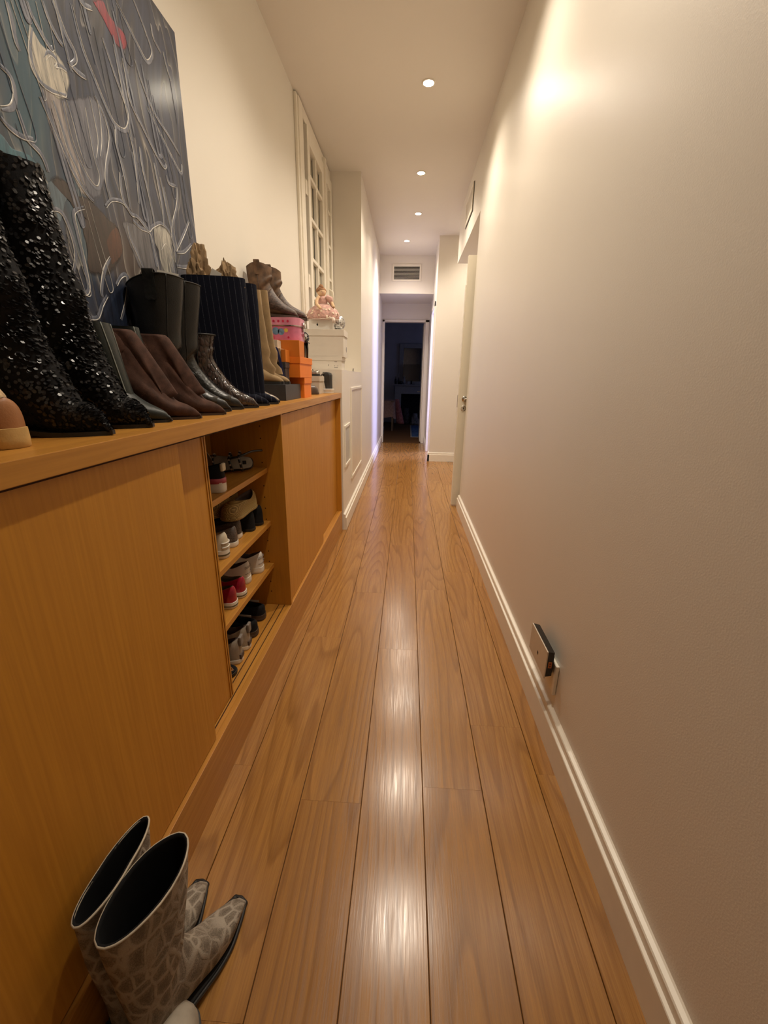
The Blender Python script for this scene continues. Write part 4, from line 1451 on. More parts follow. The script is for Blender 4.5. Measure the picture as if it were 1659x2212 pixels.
BLOBS = {
    'cream': [(1.207, 2.056), (1.227, 2.037), (1.244, 2.036), (1.275, 2.048), (1.297, 2.039), (1.308, 2.008), (1.294, 1.975), (1.267, 1.949), (1.238, 1.946), (1.204, 1.952), (1.187, 1.969), (1.184, 1.995)],
    'red': [(1.459, 2.262), (1.502, 2.29), (1.53, 2.274), (1.57, 2.275), (1.6, 2.268), (1.587, 2.233), (1.548, 2.219), (1.519, 2.233), (1.485, 2.25)],
    'brown': [(1.179, 1.748), (1.213, 1.768), (1.241, 1.762), (1.259, 1.747), (1.305, 1.753), (1.327, 1.75), (1.35, 1.742), (1.378, 1.728), (1.41, 1.722), (1.424, 1.693), (1.41, 1.64), (1.361, 1.587), (1.276, 1.557), (1.258, 1.58), (1.269, 1.62), (1.263, 1.663), (1.278, 1.697), (1.243, 1.711), (1.227, 1.726), (1.195, 1.738)],
    'rust': [(1.369, 1.694), (1.409, 1.718), (1.424, 1.693), (1.42, 1.65), (1.365, 1.604), (1.356, 1.618), (1.341, 1.662)],
    'cream2': [(1.614, 1.774), (1.667, 1.799), (1.714, 1.788), (1.726, 1.757), (1.724, 1.685), (1.686, 1.636), (1.64, 1.656), (1.625, 1.711), (1.61, 1.74)],
    'teal': [(1.018, 1.787), (1.059, 1.788), (1.084, 1.771), (1.134, 1.777), (1.155, 1.761), (1.128, 1.757), (1.087, 1.755), (1.05, 1.753), (1.008, 1.751)],
    'teal2': [(1.163, 1.739), (1.212, 1.764), (1.237, 1.747), (1.218, 1.713), (1.184, 1.661), (1.173, 1.691)],
    'veil': [(1.273, 1.952), (1.401, 2.023), (1.442, 1.994), (1.427, 1.914), (1.379, 1.805), (1.329, 1.758), (1.285, 1.806), (1.269, 1.883)],
    'veil2': [(1.202, 1.945), (1.273, 1.952), (1.288, 1.875), (1.307, 1.761), (1.275, 1.767), (1.231, 1.833), (1.207, 1.882)],
    'blue': [(1.383, 1.566), (1.434, 1.594), (1.45, 1.534), (1.378, 1.434), (1.264, 1.422), (1.3, 1.485)],
    'veil3': [(1.443, 1.74), (1.5, 1.757), (1.589, 1.748), (1.616, 1.636), (1.528, 1.613), (1.476, 1.664)],
}


def streak_mat(name, c0, c1, rough=0.45):
    """poured paint drawn out in fine streaks down the canvas"""
    m, t, b = nt(name)
    tc = node(t, 'ShaderNodeTexCoord')
    v = mapping(t, tc.outputs['Object'], scale=(1, 60, 7), rot=(0.22, 0, 0))
    n = noise(t, v, 1.4, 4, 0.6, 0.6)
    t.links.new(ramp(t, n.outputs[0], [(0.32, c0), (0.68, c1)]), b.inputs['Base Color'])
    b.inputs['Roughness'].default_value = rough
    b.inputs['Coat Weight'].default_value = 0.25
    b.inputs['Coat Roughness'].default_value = 0.2
    bump(t, b, n.outputs[0], 0.4, 0.002)
    # thin, wispy edge where the pour blends into the paint below
    at = node(t, 'ShaderNodeAttribute', attribute_name='thick')
    n2 = noise(t, mapping(t, tc.outputs['Object'], scale=(1, 22, 6), rot=(0.22, 0, 0)), 2.0, 3, 0.6, 0.8)
    al = math_n(t, 'SUBTRACT', math_n(t, 'MULTIPLY', at.outputs['Fac'], 1.9), n2.outputs[0])
    t.links.new(ramp(t, al, [(0.0, 0.0), (0.55, 1.0)]), b.inputs['Alpha'])
    return m


def thick_bm(name, bm, th, m, parent):
    """paint layer with its thickness per vertex"""
    bm.verts.ensure_lookup_table()
    me = bpy.data.meshes.new(name)
    for f in bm.faces:
        f.smooth = True
    bm.to_mesh(me)
    bm.free()
    at = me.attributes.new('thick', 'FLOAT', 'POINT')
    for i_, v_ in enumerate(th[:len(me.vertices)] + [1.0] * max(0, len(me.vertices) - len(th))):
        at.data[i_].value = v_
    me.materials.append(m)
    return link(bpy.data.objects.new(name, me), parent)


BM = {'cream': streak_mat('paint_cream', (0.20, 0.20, 0.19), (0.60, 0.55, 0.45)), 'cream2': streak_mat('paint_cream_low', (0.10, 0.10, 0.105), (0.55, 0.53, 0.46)),
      'red': streak_mat('paint_red', (0.10, 0.020, 0.035), (0.36, 0.030, 0.055)), 'brown': streak_mat('paint_brown', (0.014, 0.010, 0.010), (0.046, 0.028, 0.024)),
      'rust': streak_mat('paint_rust', (0.035, 0.016, 0.011), (0.12, 0.042, 0.022)), 'teal': streak_mat('paint_teal', (0.02, 0.055, 0.085), (0.05, 0.17, 0.22)),
      'teal2': streak_mat('paint_teal_grey', (0.05, 0.075, 0.10), (0.12, 0.18, 0.22)), 'veil': streak_mat('paint_veil', (0.036, 0.046, 0.075), (0.17, 0.175, 0.21)),
      'veil2': streak_mat('paint_veil_pink', (0.10, 0.09, 0.10), (0.40, 0.36, 0.34)), 'veil3': streak_mat('paint_veil_low', (0.035, 0.036, 0.045), (0.16, 0.16, 0.18)),
      'blue': streak_mat('paint_deep_blue', (0.006, 0.008, 0.018), (0.020, 0.032, 0.066))}
M_VEIN = streak_mat('paint_vein', (0.33, 0.33, 0.33), (0.72, 0.69, 0.62))
M_VEINS = streak_mat('paint_vein_soft', (0.060, 0.075, 0.115), (0.20, 0.215, 0.26))
SURF = 0.0186
for q, key in enumerate(('teal', 'teal2', 'veil', 'veil2', 'veil3', 'blue', 'brown', 'rust', 'red', 'cream', 'cream2')):
    pl = BLOBS[key]
    cl = smooth_path([(0, a, b_) for a, b_ in pl] + [(0, *pl[0])], 4)[:-1]
    cen_ = sum(cl, Vector()) / len(cl)
    bm = bmesh.new()
    rr = []
    th = []
    for sc, x, tk in ((1.12, 0.0002 + 0.00003 * q, 0.0), (0.85, 0.0004 + 0.00006 * q, 0.75), (0.5, 0.0006 + 0.00006 * q, 1.0)):
        th += [tk] * len(cl)
        rr.append([Vector((SURF + x, cen_.y + (p.y - cen_.y) * sc + 0.004 * mnoise.noise(p * 30) * sc, min(2.474, cen_.z + (p.z - cen_.z) * sc + 0.004 * mnoise.noise(p * 31 + Vector((5, 0, 0))) * sc))) for p in cl])
    rings_bm(bm, rr, False, True)
    thick_bm('paint_pool', bm, th, BM[key], pr)
extra = []
rs = random.Random(11)
for k in range(75):                       # the rest of the runs, hanging the same way
    y0, z0 = rs.uniform(0.66, 1.86), rs.uniform(1.35, 2.40)
    ln, wd, le = rs.uniform(0.10, 0.28), rs.uniform(0.012, 0.035), rs.uniform(0.10, 0.28)
    yb = y0 + le * ln
    if yb + wd > 1.90 or z0 - ln < 1.2:
        continue
    if rs.random() < 0.8:
        extra.append([(y0, z0), (y0 + le * ln * 0.5, z0 - ln * 0.5), (yb, z0 - ln * 0.93), (yb + wd * 0.5, z0 - ln), (yb + wd, z0 - ln * 0.9), (yb + wd * 0.8 - le * ln * 0.4, z0 - ln * 0.5), (y0 + wd, z0 - ln * 0.1)])
    else:
        extra.append([(y0, z0), (y0 + le * ln * 0.4, z0 - ln * 0.4), (yb, z0 - ln)])
for q, pl in enumerate(STROKES + extra):
    traced = q < len(STROKES)
    pth = smooth_path([(0, a, b_) for a, b_ in pl], 6)
    for wide, m_, hgt in ((0.010, M_VEINS, 0.0012), (0.0026 if traced else 0.0017, M_VEIN if traced or q % 3 == 0 else M_VEINS, 0.0019)):
        if not traced and wide > 0.004 and q % 2:
            continue
        bm = bmesh.new()
        rr = []
        n_ = len(pth)
        for i_, p in enumerate(pth):
            d_ = (pth[min(i_ + 1, n_ - 1)] - pth[max(i_ - 1, 0)]).normalized()
            lt = Vector((0, -d_.z, d_.y))
            w_ = wide * (0.30 + 0.70 * math.sin(PI * (0.06 + 0.88 * i_ / (n_ - 1)))) * (0.75 + 0.5 * abs(mnoise.noise(p * 14)))
            if wide > 0.004:
                p = p + lt * wide * 0.6
            base_ = Vector((SURF, p.y, p.z))
            rr.append([base_ - lt * w_, base_ + Vector((hgt * 0.8, 0, 0)) - lt * w_ * 0.5, base_ + Vector((hgt, 0, 0)), base_ + Vector((hgt * 0.8, 0, 0)) + lt * w_ * 0.5, base_ + lt * w_])
            for v_ in rr[-1]:
                v_.z = min(v_.z, 2.474)
        rings_bm(bm, rr, False, False, closed=False)
        pk = 1.0 if wide < 0.004 else 0.75
        thick_bm('paint_run', bm, [0.0, 0.85 * pk, pk, 0.85 * pk, 0.0] * n_, m_, pr)

# ------------------------------------------------------------------ white boxes, doll and mirror ball on the half wall
M_WBOX = mat('white_card', (0.66, 0.61, 0.53), 0.6, var=0.02, scale=6)
M_WBOX2 = mat('glossy_white_card', (0.72, 0.69, 0.63), 0.4, var=0.01)
M_PRINT = mat('grey_print', (0.16, 0.15, 0.14), 0.6)
LZ = 1.355
wb = shoe_box('white_box', 'white lidded shoe box with printed marks standing on the half wall', (-0.830, -0.541), (3.600, 3.790), (LZ, 1.455), M_WBOX, 0.028, over=0.005)
for (x, z, w_, h_) in ((0.08, 0.062, 0.022, 0.003), (0.078, 0.018, 0.030, 0.003), (0.078, 0.028, 0.004, 0.007), (0.106, 0.028, 0.004, 0.007), (0.03, 0.03, 0.004, 0.012)):
    box('printed_mark', (x, x + w_), (-0.0910, -0.0900), (z, z + h_), M_PRINT, wb)
wb2 = shoe_box('white_box', 'big white lidded box stacked on the printed shoe box', (-0.835, -0.524), (3.600, 3.835), (1.455, 1.662), M_WBOX, 0.048, over=0.006)
box('label_mark', (0.1492, 0.1500), (0.05, 0.075), (0.045, 0.085), M_PRINT, wb2)
box('label_mark', (0.1492, 0.1500), (0.04, 0.048), (0.055, 0.075), M_PRINT, wb2)
ab = shoe_box('white_box', 'slim glossy white box with small black fruit emblem under the doll', (-0.815, -0.617), (3.650, 3.760), (1.662, 1.736), M_WBOX2, 0)
bm = bmesh.new()
n = 22
prof = []
for k in range(n):
    a = 2 * PI * k / n
    rr_ = 0.0078 * (1 - 0.10 * abs(math.cos(a)) ** 6 * (1 if math.sin(a) > -2 else 0) + 0.0) * (1 - 0.12 * math.exp(-((a - PI / 2) / 0.25) ** 2)) * (1 - 0.10 * math.exp(-((a - 1.5 * PI) / 0.25) ** 2))
    x_, z_ = rr_ * math.cos(a), rr_ * 1.08 * math.sin(a)
    if (x_ - 0.0098) ** 2 + (z_ - 0.001) ** 2 < 0.0042 ** 2:      # the bite
        x_ = 0.0098 - math.sqrt(max(0, 0.0042 ** 2 - (z_ - 0.001) ** 2))
    prof.append((x_, z_))
ex, ez = -0.030, 0.038
rings_bm(bm, [[Vector((ex + x_, yy, ez + z_)) for x_, z_ in prof] for yy in (-0.0548, -0.0557)], True, True)
rings_bm(bm, [[Vector((ex + 0.002 + 0.0022 * math.cos(a) + 0.0012 * math.sin(a), yy, ez + 0.0115 + 0.0030 * math.sin(a))) for a in [2 * PI * k / 10 for k in range(10)]] for yy in (-0.0548, -0.0557)], True, True)
from_bm('emblem', bm, mat('black_print', (0.008, 0.008, 0.008), 0.5), ab)
box('printed_mark', (0.0986, 0.0994), (-0.015, 0.012), (0.030, 0.040), M_PRINT, ab)

M_TULLE = mat('pink_tulle', (0.62, 0.38, 0.33), 0.85, var=0.14, scale=60, bmp=0.3, bscale=160, sheen=0.4)
M_SKIN = mat('cream_cloth', (0.72, 0.50, 0.31), 0.8, var=0.05, bmp=0.1)
M_HAIR = mat('brown_yarn', (0.32, 0.17, 0.09), 0.85, var=0.25, scale=90, bmp=0.5, bscale=300)
M_DOT = mat('white_felt_dot', (0.80, 0.66, 0.52), 0.8)
M_LACE = mat('pale_lace', (0.76, 0.66, 0.58), 0.8, bmp=0.4, bscale=250)
dz0 = 1.736
dd = thing('cloth_doll', 'cloth doll in a dotted pink tulle dress sitting on the glossy box', 'doll', (-0.706, 3.690, dz0), R(-12))
dd.scale = (1.12, 1.0, 0.87)
nn_ = 40
sk = []
for z, r_, fl_ in ((0.0, 0.104, 0.10), (0.025, 0.113, 0.08), (0.055, 0.110, 0.06), (0.088, 0.096, 0.05), (0.118, 0.068, 0.03), (0.140, 0.036, 0.0)):
    sk.append([Vector((r_ * (1 + fl_ * math.sin(9 * a)) * math.cos(a) * 1.05, r_ * 0.72 * (1 + fl_ * math.sin(9 * a + 1)) * math.sin(a), z)) for a in [2 * PI * k / nn_ for k in range(nn_)]])
skirt = loft('skirt', sk, M_TULLE, dd, True, True)
tube('hem', [p + Vector((0, 0, 0.003)) for p in sk[0]] + [sk[0][0] + Vector((0, 0, 0.003))], 0.0045, M_LACE, dd)
rd = random.Random(3)
for k in range(34):
    a = rd.uniform(PI * 0.9, PI * 2.15)
    f = rd.uniform(0.15, 3.2)
    i_ = int(f)
    q = a / (2 * PI) * nn_
    p = sk[i_][int(q) % nn_].lerp(sk[i_ + 1][int(q) % nn_], f - i_)
    disc('dot', p, Vector((math.cos(a), math.sin(a) * 1.3, 0.45)), 0.0085, 0.002, M_DOT, skirt, 10)
loft('torso', [[Vector((rx * math.cos(a) + dx, rx * 0.75 * math.sin(a), z)) for a in [2 * PI * k / 16 for k in range(16)]] for z, rx, dx in ((0.125, 0.031, 0), (0.150, 0.036, 0.0), (0.178, 0.040, -0.002), (0.198, 0.030, -0.003), (0.208, 0.012, -0.003))], M_TULLE, dd, True, True)
hd = []
for k in range(11):
    th = PI * k / 10
    hd.append([Vector((0.033 * math.sin(th) * math.cos(a) - 0.006, 0.030 * math.sin(th) * math.sin(a), 0.236 - 0.036 * math.cos(th))) for a in [2 * PI * q / 16 for q in range(16)]])
head = loft('head', hd, M_SKIN, dd, True, True)
for sx in (-0.016, 0.006):
    disc('eye', (sx, -0.0285, 0.240), (0, -1, 0.1), 0.0028, 0.001, M_PRINT, head, 8)
disc('cheek', (0.014, -0.0255, 0.228), (0.4, -1, 0), 0.004, 0.0008, M_PINK2, head, 8)
hr = []
for k in range(9):
    f = k / 8
    r_ = 0.036 * math.sin(0.75 + f * 2.2) ** 0.8 + 0.002
    hr.append([Vector((r_ * math.cos(a) - 0.010 - 0.004 * f, r_ * 0.95 * math.sin(a) + 0.007, 0.226 + 0.062 * f)) for a in [2 * PI * q / 16 for q in range(16)]])
loft('hair', hr, M_HAIR, dd, True, True)
tube('hair_bun', [(-0.008, 0.0, 0.27), (-0.010, 0.0, 0.29), (-0.008, -0.003, 0.302)], [0.020, 0.017, 0.008], M_HAIR, dd, 10)
tube('arm', smooth_path([(-0.014, -0.030, 0.195), (-0.024, -0.050, 0.165), (-0.016, -0.074, 0.128), (0.010, -0.096, 0.098), (0.024, -0.100, 0.082)], 4), [0.012] * 12 + [0.010] * 4 + [0.006], M_SKIN, dd, 10)
tube('arm', smooth_path([(0.030, 0.010, 0.192), (0.060, 0.004, 0.165), (0.080, -0.010, 0.130), (0.090, -0.020, 0.105)], 4), 0.011, M_SKIN, dd, 10)
tube('sash_bow', [(0.03, -0.01, 0.20), (0.055, 0.0, 0.18), (0.07, 0.01, 0.13)], [0.018, 0.026, 0.012], M_TULLE, dd, 10)
bm = bmesh.new()
rings_bm(bm, [[Vector((x, y, z)) for x, y in ((0.085, -0.03), (0.115, -0.03), (0.115, -0.029), (0.085, -0.029))] for z in (0.02, 0.045)], True, True)
tube('leg', [(0.06, -0.045, 0.014), (0.10, -0.06, 0.006), (0.106, -0.062, -0.030)], 0.012, M_LACE, dd, 10)

# mirror ball
M_MIRR = mat('mirror_tile', (0.72, 0.72, 0.68), 0.28, 1.0, var=0.3, scale=70)
M_MGROUT = mat('mirror_grout', (0.10, 0.10, 0.10), 0.5)
mb = thing('mirror_ball', 'silver mirror ball behind the doll', 'mirror ball', (-0.600, 3.775, 1.662))
bm = bmesh.new()
bmesh.ops.create_uvsphere(bm, u_segments=24, v_segments=14, radius=0.0605)
for v in bm.verts:
    v.co.z += 0.0607
from_bm('core', bm, M_MGROUT, mb, True)
bm = bmesh.new()
rb_ = 0.063
for i in range(1, 13):
    th0, th1 = PI * (i - 0.44) / 13, PI * (i + 0.44) / 13
    nseg = max(6, int(26 * math.sin(PI * i / 13)))
    for k in range(nseg):
        p0, p1 = 2 * PI * (k + 0.04) / nseg, 2 * PI * (k + 0.96) / nseg
        def sp_(th, ph):
            return Vector((rb_ * math.sin(th) * math.cos(ph), rb_ * math.sin(th) * math.sin(ph), 0.064 - rb_ * math.cos(th)))
        bm.faces.new([bm.verts.new(sp_(*q)) for q in ((th0, p0), (th0, p1), (th1, p1), (th1, p0))])
tag(from_bm('mirror_tiles', bm, M_MIRR, mb), kind='stuff')
tube('hanging_ring', [(0, 0, 0.124), (0, 0, 0.137)], 0.008, M_CHROME, mb)
hk = thing('wall_hook', 'small dark hook on the half wall ledge beside white boxes', 'hook', (-0.575, 4.50, LZ))
box('base', (-0.030, 0.02), (-0.008, 0.008), (0, 0.005), M_VDARK, hk, 0.001)
tube('prong', [(0.010, 0, 0.004), (0.012, 0, 0.03)], 0.004, M_VDARK, hk)

# ------------------------------------------------------------------ clutter at the end of the worktop
gb = shoe_box('grey_box', 'pale grey lidded box at the end of the worktop', (-0.840, -0.640), (3.160, 3.330), (TOP, 1.303), mat('pale_grey_card', (0.52, 0.46, 0.38), 0.6, var=0.03), 0.036, over=0.005)
fb = shoe_box('white_box', 'flat white box lying near the worktop end', (-0.690, -0.585), (3.345, 3.455), (TOP, 1.212), M_WBOX2, 0.014, over=0.004)
M_SILV = mat('silver_leather', (0.42, 0.39, 0.34), 0.28, 0.7, var=0.25, scale=60, bmp=0.5, bscale=120)
b = low_shoe('silver_shoe', 'crumpled silver sandal on the pale grey box', 0.16, 0.07, (M_SILV, BLK_SOLE, BLK_LIN), (-0.655, 3.235), R(178), 1.303, 0.03, 0.02, 0.03, 0.022, 0.6, 0.012)
for k in range(3):
    tube('strap', [(0.055 + 0.02 * k, 0.03 * math.cos(a), 0.020 + 0.032 * math.sin(a)) for a in [PI * q / 8 for q in range(9)]], 0.0035, M_SILV, b.root)
M_LTH = mat('dark_brown_leather', (0.075, 0.050, 0.036), 0.35, var=0.2, scale=40, bmp=0.2)
low_shoe('leather_shoe', 'dark brown leather shoe with round toe beside the orange boxes', 0.22, 0.085, (M_LTH, BRN_SOLE, BLK_LIN), (-0.848, 3.030), R(16), TOP, 0.065, 0.05, 0.055, 0.050, 0.55, 0.012)
M_CHK = mat('charcoal_patent', (0.035, 0.036, 0.036), 0.3, var=0.15)
ch = thing('block_heel_shoe', 'black shoe with a chunky faceted block heel upended on its side', 'shoe', (-0.628, 3.400, 1.212))
bm = bmesh.new()
prf = [(-0.030, -0.020), (-0.012, -0.030), (0.018, -0.030), (0.034, -0.014), (0.034, 0.016), (0.016, 0.030), (-0.014, 0.030), (-0.030, 0.018)]
rings_bm(bm, [[Vector((x * s_ + dx, y * s_, z)) for x, y in prf] for z, s_, dx in ((0.0, 0.80, 0.010), (0.055, 0.95, 0.004), (0.100, 1.10, 0.0), (0.115, 1.0, -0.004), (0.122, 0.7, -0.012))], True, True)
from_bm('heel', bm, M_CHK, ch)
bm = bmesh.new()
pth = smooth_path([(-0.020, 0, 0.112), (-0.045, 0, 0.102), (-0.060, 0, 0.075), (-0.066, 0, 0.045)], 4)
rings_bm(bm, [[p + Vector((0, -0.032, 0)), p + Vector((0, 0.032, 0)), p + Vector((0.007, 0.032, 0.006)), p + Vector((0.007, -0.032, 0.006))] for p in pth], True, True)
from_bm('sole', bm, mat('taupe_sole', (0.28, 0.23, 0.18), 0.5), ch, True, 40)
tube('heel_tip', [(0.030, 0.01, -0.034), (0.026, 0.01, -0.002)], [0.008, 0.013], mat('taupe_sole', (0.28, 0.23, 0.18)), ch)

# ------------------------------------------------------------------ tan moccasin at the frame edge
M_TANL = mat('tan_leather', (0.36, 0.155, 0.055), 0.45, var=0.08, scale=12, bmp=0.15, bscale=300)
M_PONY = mat('cream_pony_hair', (0.55, 0.40, 0.24), 0.8, var=0.25, scale=50, bmp=0.5, bscale=300, stretch=(0.3, 1, 1))
M_CREPE = mat('crepe_sole', (0.55, 0.36, 0.13), 0.6, var=0.08, scale=30, bmp=0.2)
mo = low_shoe('moccasin', 'tan leather moccasin with thick crepe sole at the worktop edge', 0.225, 0.092, (M_TANL, M_CREPE, M_PONY), (-0.640, 0.662), R(172), TOP, 0.052, 0.040, 0.060, 0.055, 0.40, 0.030)
loft('hair_insert', [[Vector((0.072 + 0.060 * math.cos(a) * s_, 0.030 * math.sin(a) * s_, z_)) for a in [2 * PI * k / 24 for k in range(24)]] for s_, z_ in ((1.0, 0.070), (0.97, 0.084), (0.82, 0.097), (0.55, 0.106), (0.2, 0.110))], M_PONY, mo.root, False, True)
bm = bmesh.new()
for k in range(40):
    a = PI * 0.5 + PI * k / 39
    p = Vector((0.046 + 0.031 * math.cos(a), 0.0300 * math.sin(a), 0.074))
    bm_box(bm, (p.x - 0.0012, p.x + 0.0012), (p.y - 0.0012, p.y + 0.0012), (p.z - 0.001, p.z + 0.001))
tag(from_bm('stitches', bm, M_STITCH, mo.root), kind='stuff')

# ------------------------------------------------------------------ shoes inside the open shelves (heels outwards)
OUT = PI
M_WSNK = mat('white_leather', (0.66, 0.61, 0.54), 0.5, var=0.04, scale=18)
M_CSNK = mat('cream_canvas', (0.62, 0.54, 0.40), 0.7, var=0.04, bmp=0.2)
M_REDP = mat('red_patent', (0.33, 0.008, 0.028), 0.2, var=0.15, coat=0.5, bmp=0.3, bscale=60)
M_KHAKI = mat('khaki_lining', (0.13, 0.105, 0.055), 0.8)
M_GLIT = mat('taupe_glitter', (0.085, 0.065, 0.055), 0.45, var=0.5, scale=400, bmp=0.4, bscale=500)
M_TAUPE = mat('taupe_lining', (0.10, 0.072, 0.060), 0.7)
M_BSUED = mat('black_suede', (0.010, 0.010, 0.011), 0.85, var=0.2)
M_GRYS = mat('grey_suede', (0.36, 0.30, 0.23), 0.8, var=0.08, scale=40, bmp=0.2)
M_GRYT = mat('grey_tab', (0.22, 0.19, 0.165), 0.7)
M_PINKR = mat('pink_rubber', (0.45, 0.075, 0.105), 0.5)


def straw_mat():
    m, t, b = nt('woven_straw')
    tc = node(t, 'ShaderNodeTexCoord')
    wv1 = node(t, 'ShaderNodeTexWave', bands_direction='DIAGONAL')
    wv1.inputs['Scale'].default_value = 95.0
    wv1.inputs['Distortion'].default_value = 1.5
    t.links.new(tc.outputs['Object'], wv1.inputs['Vector'])
    wv2 = node(t, 'ShaderNodeTexWave', bands_direction='Z')
    wv2.inputs['Scale'].default_value = 70.0
    t.links.new(tc.outputs['Object'], wv2.inputs['Vector'])
    h = math_n(t, 'MULTIPLY', wv1.outputs[1], wv2.outputs[1])
    t.links.new(ramp(t, h, [(0.0, (0.18, 0.11, 0.03)), (0.5, (0.50, 0.35, 0.12)), (1.0, (0.68, 0.51, 0.20))]), b.inputs['Base Color'])
    b.inputs['Roughness'].default_value = 0.6
    bump(t, b, h, 0.8, 0.002)
    return m


M_STRAW = straw_mat()
Z1, Z2, Z3, Z4 = 0.897, 0.638, 0.417, LEDGE
FL = 0.232
# bottom
G = 'shoes on the open shelves'
for i, (x, y, lab) in enumerate(((-0.640, 1.600, 'black and brown loafer on the cabinet floor beside the grey trainer'), (-0.650, 1.735, 'black and brown loafer on the cabinet floor next to the divider'))):
    b = low_shoe('loafer', lab, FL, 0.090, (M_BSUED, BRN_SOLE, BLK_LIN), (x, y), OUT + R(-4), Z4, 0.050, 0.040, 0.060, 0.05, 0.5, 0.026, group=G, foxing=M_TAUPE)
    box('white_tag', (0.04, 0.105), (-0.0335, -0.0320), (0.066, 0.076), M_WSNK, b.root)
for i, (x, y, lab) in enumerate(((-0.640, 1.420, 'grey suede trainer with heel tab near the sliding door edge'), (-0.640, 1.510, 'grey suede trainer with heel tab beside the brown loafer'))):
    b = low_shoe('trainer', lab, FL, 0.086, (M_GRYS, WHT_RUB, M_TAUPE), (x, y), OUT + R(3), Z4, 0.095, 0.060, 0.080, 0.055, 0.6, 0.016, group=G)
    box('heel_tab', (-0.006, 0.006), (-0.016, 0.016), (0.078, 0.118), M_GRYT, b.root, 0.004)
    box('heel_counter', (-0.0035, 0.006), (-0.018, 0.018), (0.018, 0.040), M_TAUPE, b.root, 0.003)
b = low_shoe('flip_flop', 'black flip flop lying flat by the sliding door edge', 0.225, 0.085, (M_BSUED, BLK_SOLE, M_TANL), (-0.634, 1.330), OUT + R(-10), Z4, 0.008, 0.006, 0.012, 0.008, 0.9, 0.014, group=G, open_w=0.42)
tube('strap', smooth_path([(0.09, -0.034, 0.016), (0.12, -0.02, 0.040), (0.16, 0.0, 0.030), (0.12, 0.02, 0.040), (0.09, 0.034, 0.016)], 4), 0.006, M_BSUED, b.root)
# third shelf
for i, (x, y, lab) in enumerate(((-0.676, 1.665, 'white leather trainer with stitched heel beside the red shoes'), (-0.654, 1.775, 'white leather trainer next to the cabinet divider'))):
    b = low_shoe('trainer', lab, 0.220, 0.088, (M_WSNK, WHT_RUB, M_TAUPE), (x, y), OUT + R(4), Z3, 0.075, 0.048, 0.070, 0.05, 0.6, 0.026, group=G)
    for z in (0.052, 0.078, 0.084):
        tube('stitch_line', [(0.022 - 0.0245 * math.cos(a) - 0.0008 * z, 0.029 * math.sin(a), z - 0.004 * abs(a)) for a in [PI * (q - 5) / 13 for q in range(11)]], 0.0010, M_GRYT, b.root, 5)
    box('heel_mark', (-0.0040, -0.0028), (-0.011, 0.006), (0.060, 0.065), M_GRYT, b.root)
for i, (x, y, lab) in enumerate(((-0.655, 1.450, 'red patent trainer partly behind the sliding door edge'), (-0.650, 1.535, 'red patent trainer beside the white trainers'))):
    low_shoe('red_trainer', lab, FL, 0.082, (M_REDP, WHT_RUB, M_KHAKI), (x, y), OUT + R(-5), Z3, 0.068, 0.046, 0.070, 0.05, 0.6, 0.024, group=G, foxing=M_KHAKI)
# second shelf
for i, (x, y, lab) in enumerate(((-0.672, 1.555, 'dark glitter ballet flat with white sole, nearer of its pair'), (-0.690, 1.645, 'dark glitter ballet flat leaning behind its twin'))):
    low_shoe('ballet_flat', lab, 0.215, 0.084, (M_GLIT, WHT_RUB, M_TAUPE), (x, y), OUT + R(6), Z2, 0.066, 0.045, 0.030, 0.035, 0.78, 0.018, group=G, open_w=0.40)
for i, (x, y, lab) in enumerate(((-0.665, 1.735, 'black suede pump on the shelf under the straw slipper'), (-0.655, 1.815, 'black suede pump next to the divider under the straw slipper'))):
    low_shoe('black_pump', lab, 0.22, 0.078, (M_BSUED, BLK_SOLE, BLK_LIN), (x, y), OUT, Z2, 0.082, 0.070, 0.050, 0.05, 0.7, 0.010, group=G)
for i, (x, y, lab) in enumerate(((-0.688, 1.800, 'woven straw slipper lying across the black pumps'), (-0.780, 1.822, 'woven straw slipper behind its twin near the divider'))):
    low_shoe('straw_slipper', lab, 0.23, 0.088, (M_STRAW, M_STRAW, M_TAUPE), (x, y), R(262), Z2 + 0.0935, 0.072 + 0.012 * i, 0.048, 0.055, 0.05, 0.62, 0.010, group=G, open_w=0.36)
b = low_shoe('canvas_trainer', 'cream canvas trainer mostly hidden by the sliding door edge', FL, 0.084, (M_CSNK, WHT_RUB, M_CSNK), (-0.662, 1.440), OUT, Z2, 0.070, 0.048, 0.068, 0.05, 0.6, 0.030, group=G, foxing=M_KHAKI)
for z in (0.045, 0.062):
    tube('rubber_band', [(0.020 - 0.0235 * math.cos(a), 0.028 * math.sin(a), z) for a in [PI * (q - 5) / 13 for q in range(11)]], 0.003, WHT_RUB, b.root, 6)
# top shelf
b = low_shoe('running_shoe', 'black running shoe with pink and white sole on the top shelf', FL, 0.086, (M_BSUED, WHT_RUB, BLK_LIN), (-0.648, 1.440), OUT + R(4), Z1, 0.070, 0.050, 0.066, 0.05, 0.6, 0.034, group=G, foxing=None)
loft('pink_midsole', [[Vector((0.036 - 0.0405 * math.cos(a), (0.0325 + 0.0015) * math.sin(a), z)) for a in [2 * PI * q / 24 for q in range(24)]] for z in (0.034, 0.052)], M_PINKR, b.root, True, True)
box('heel_tab', (-0.004, 0.008), (-0.016, 0.018), (0.076, 0.104), M_CSNK, b.root, 0.008)
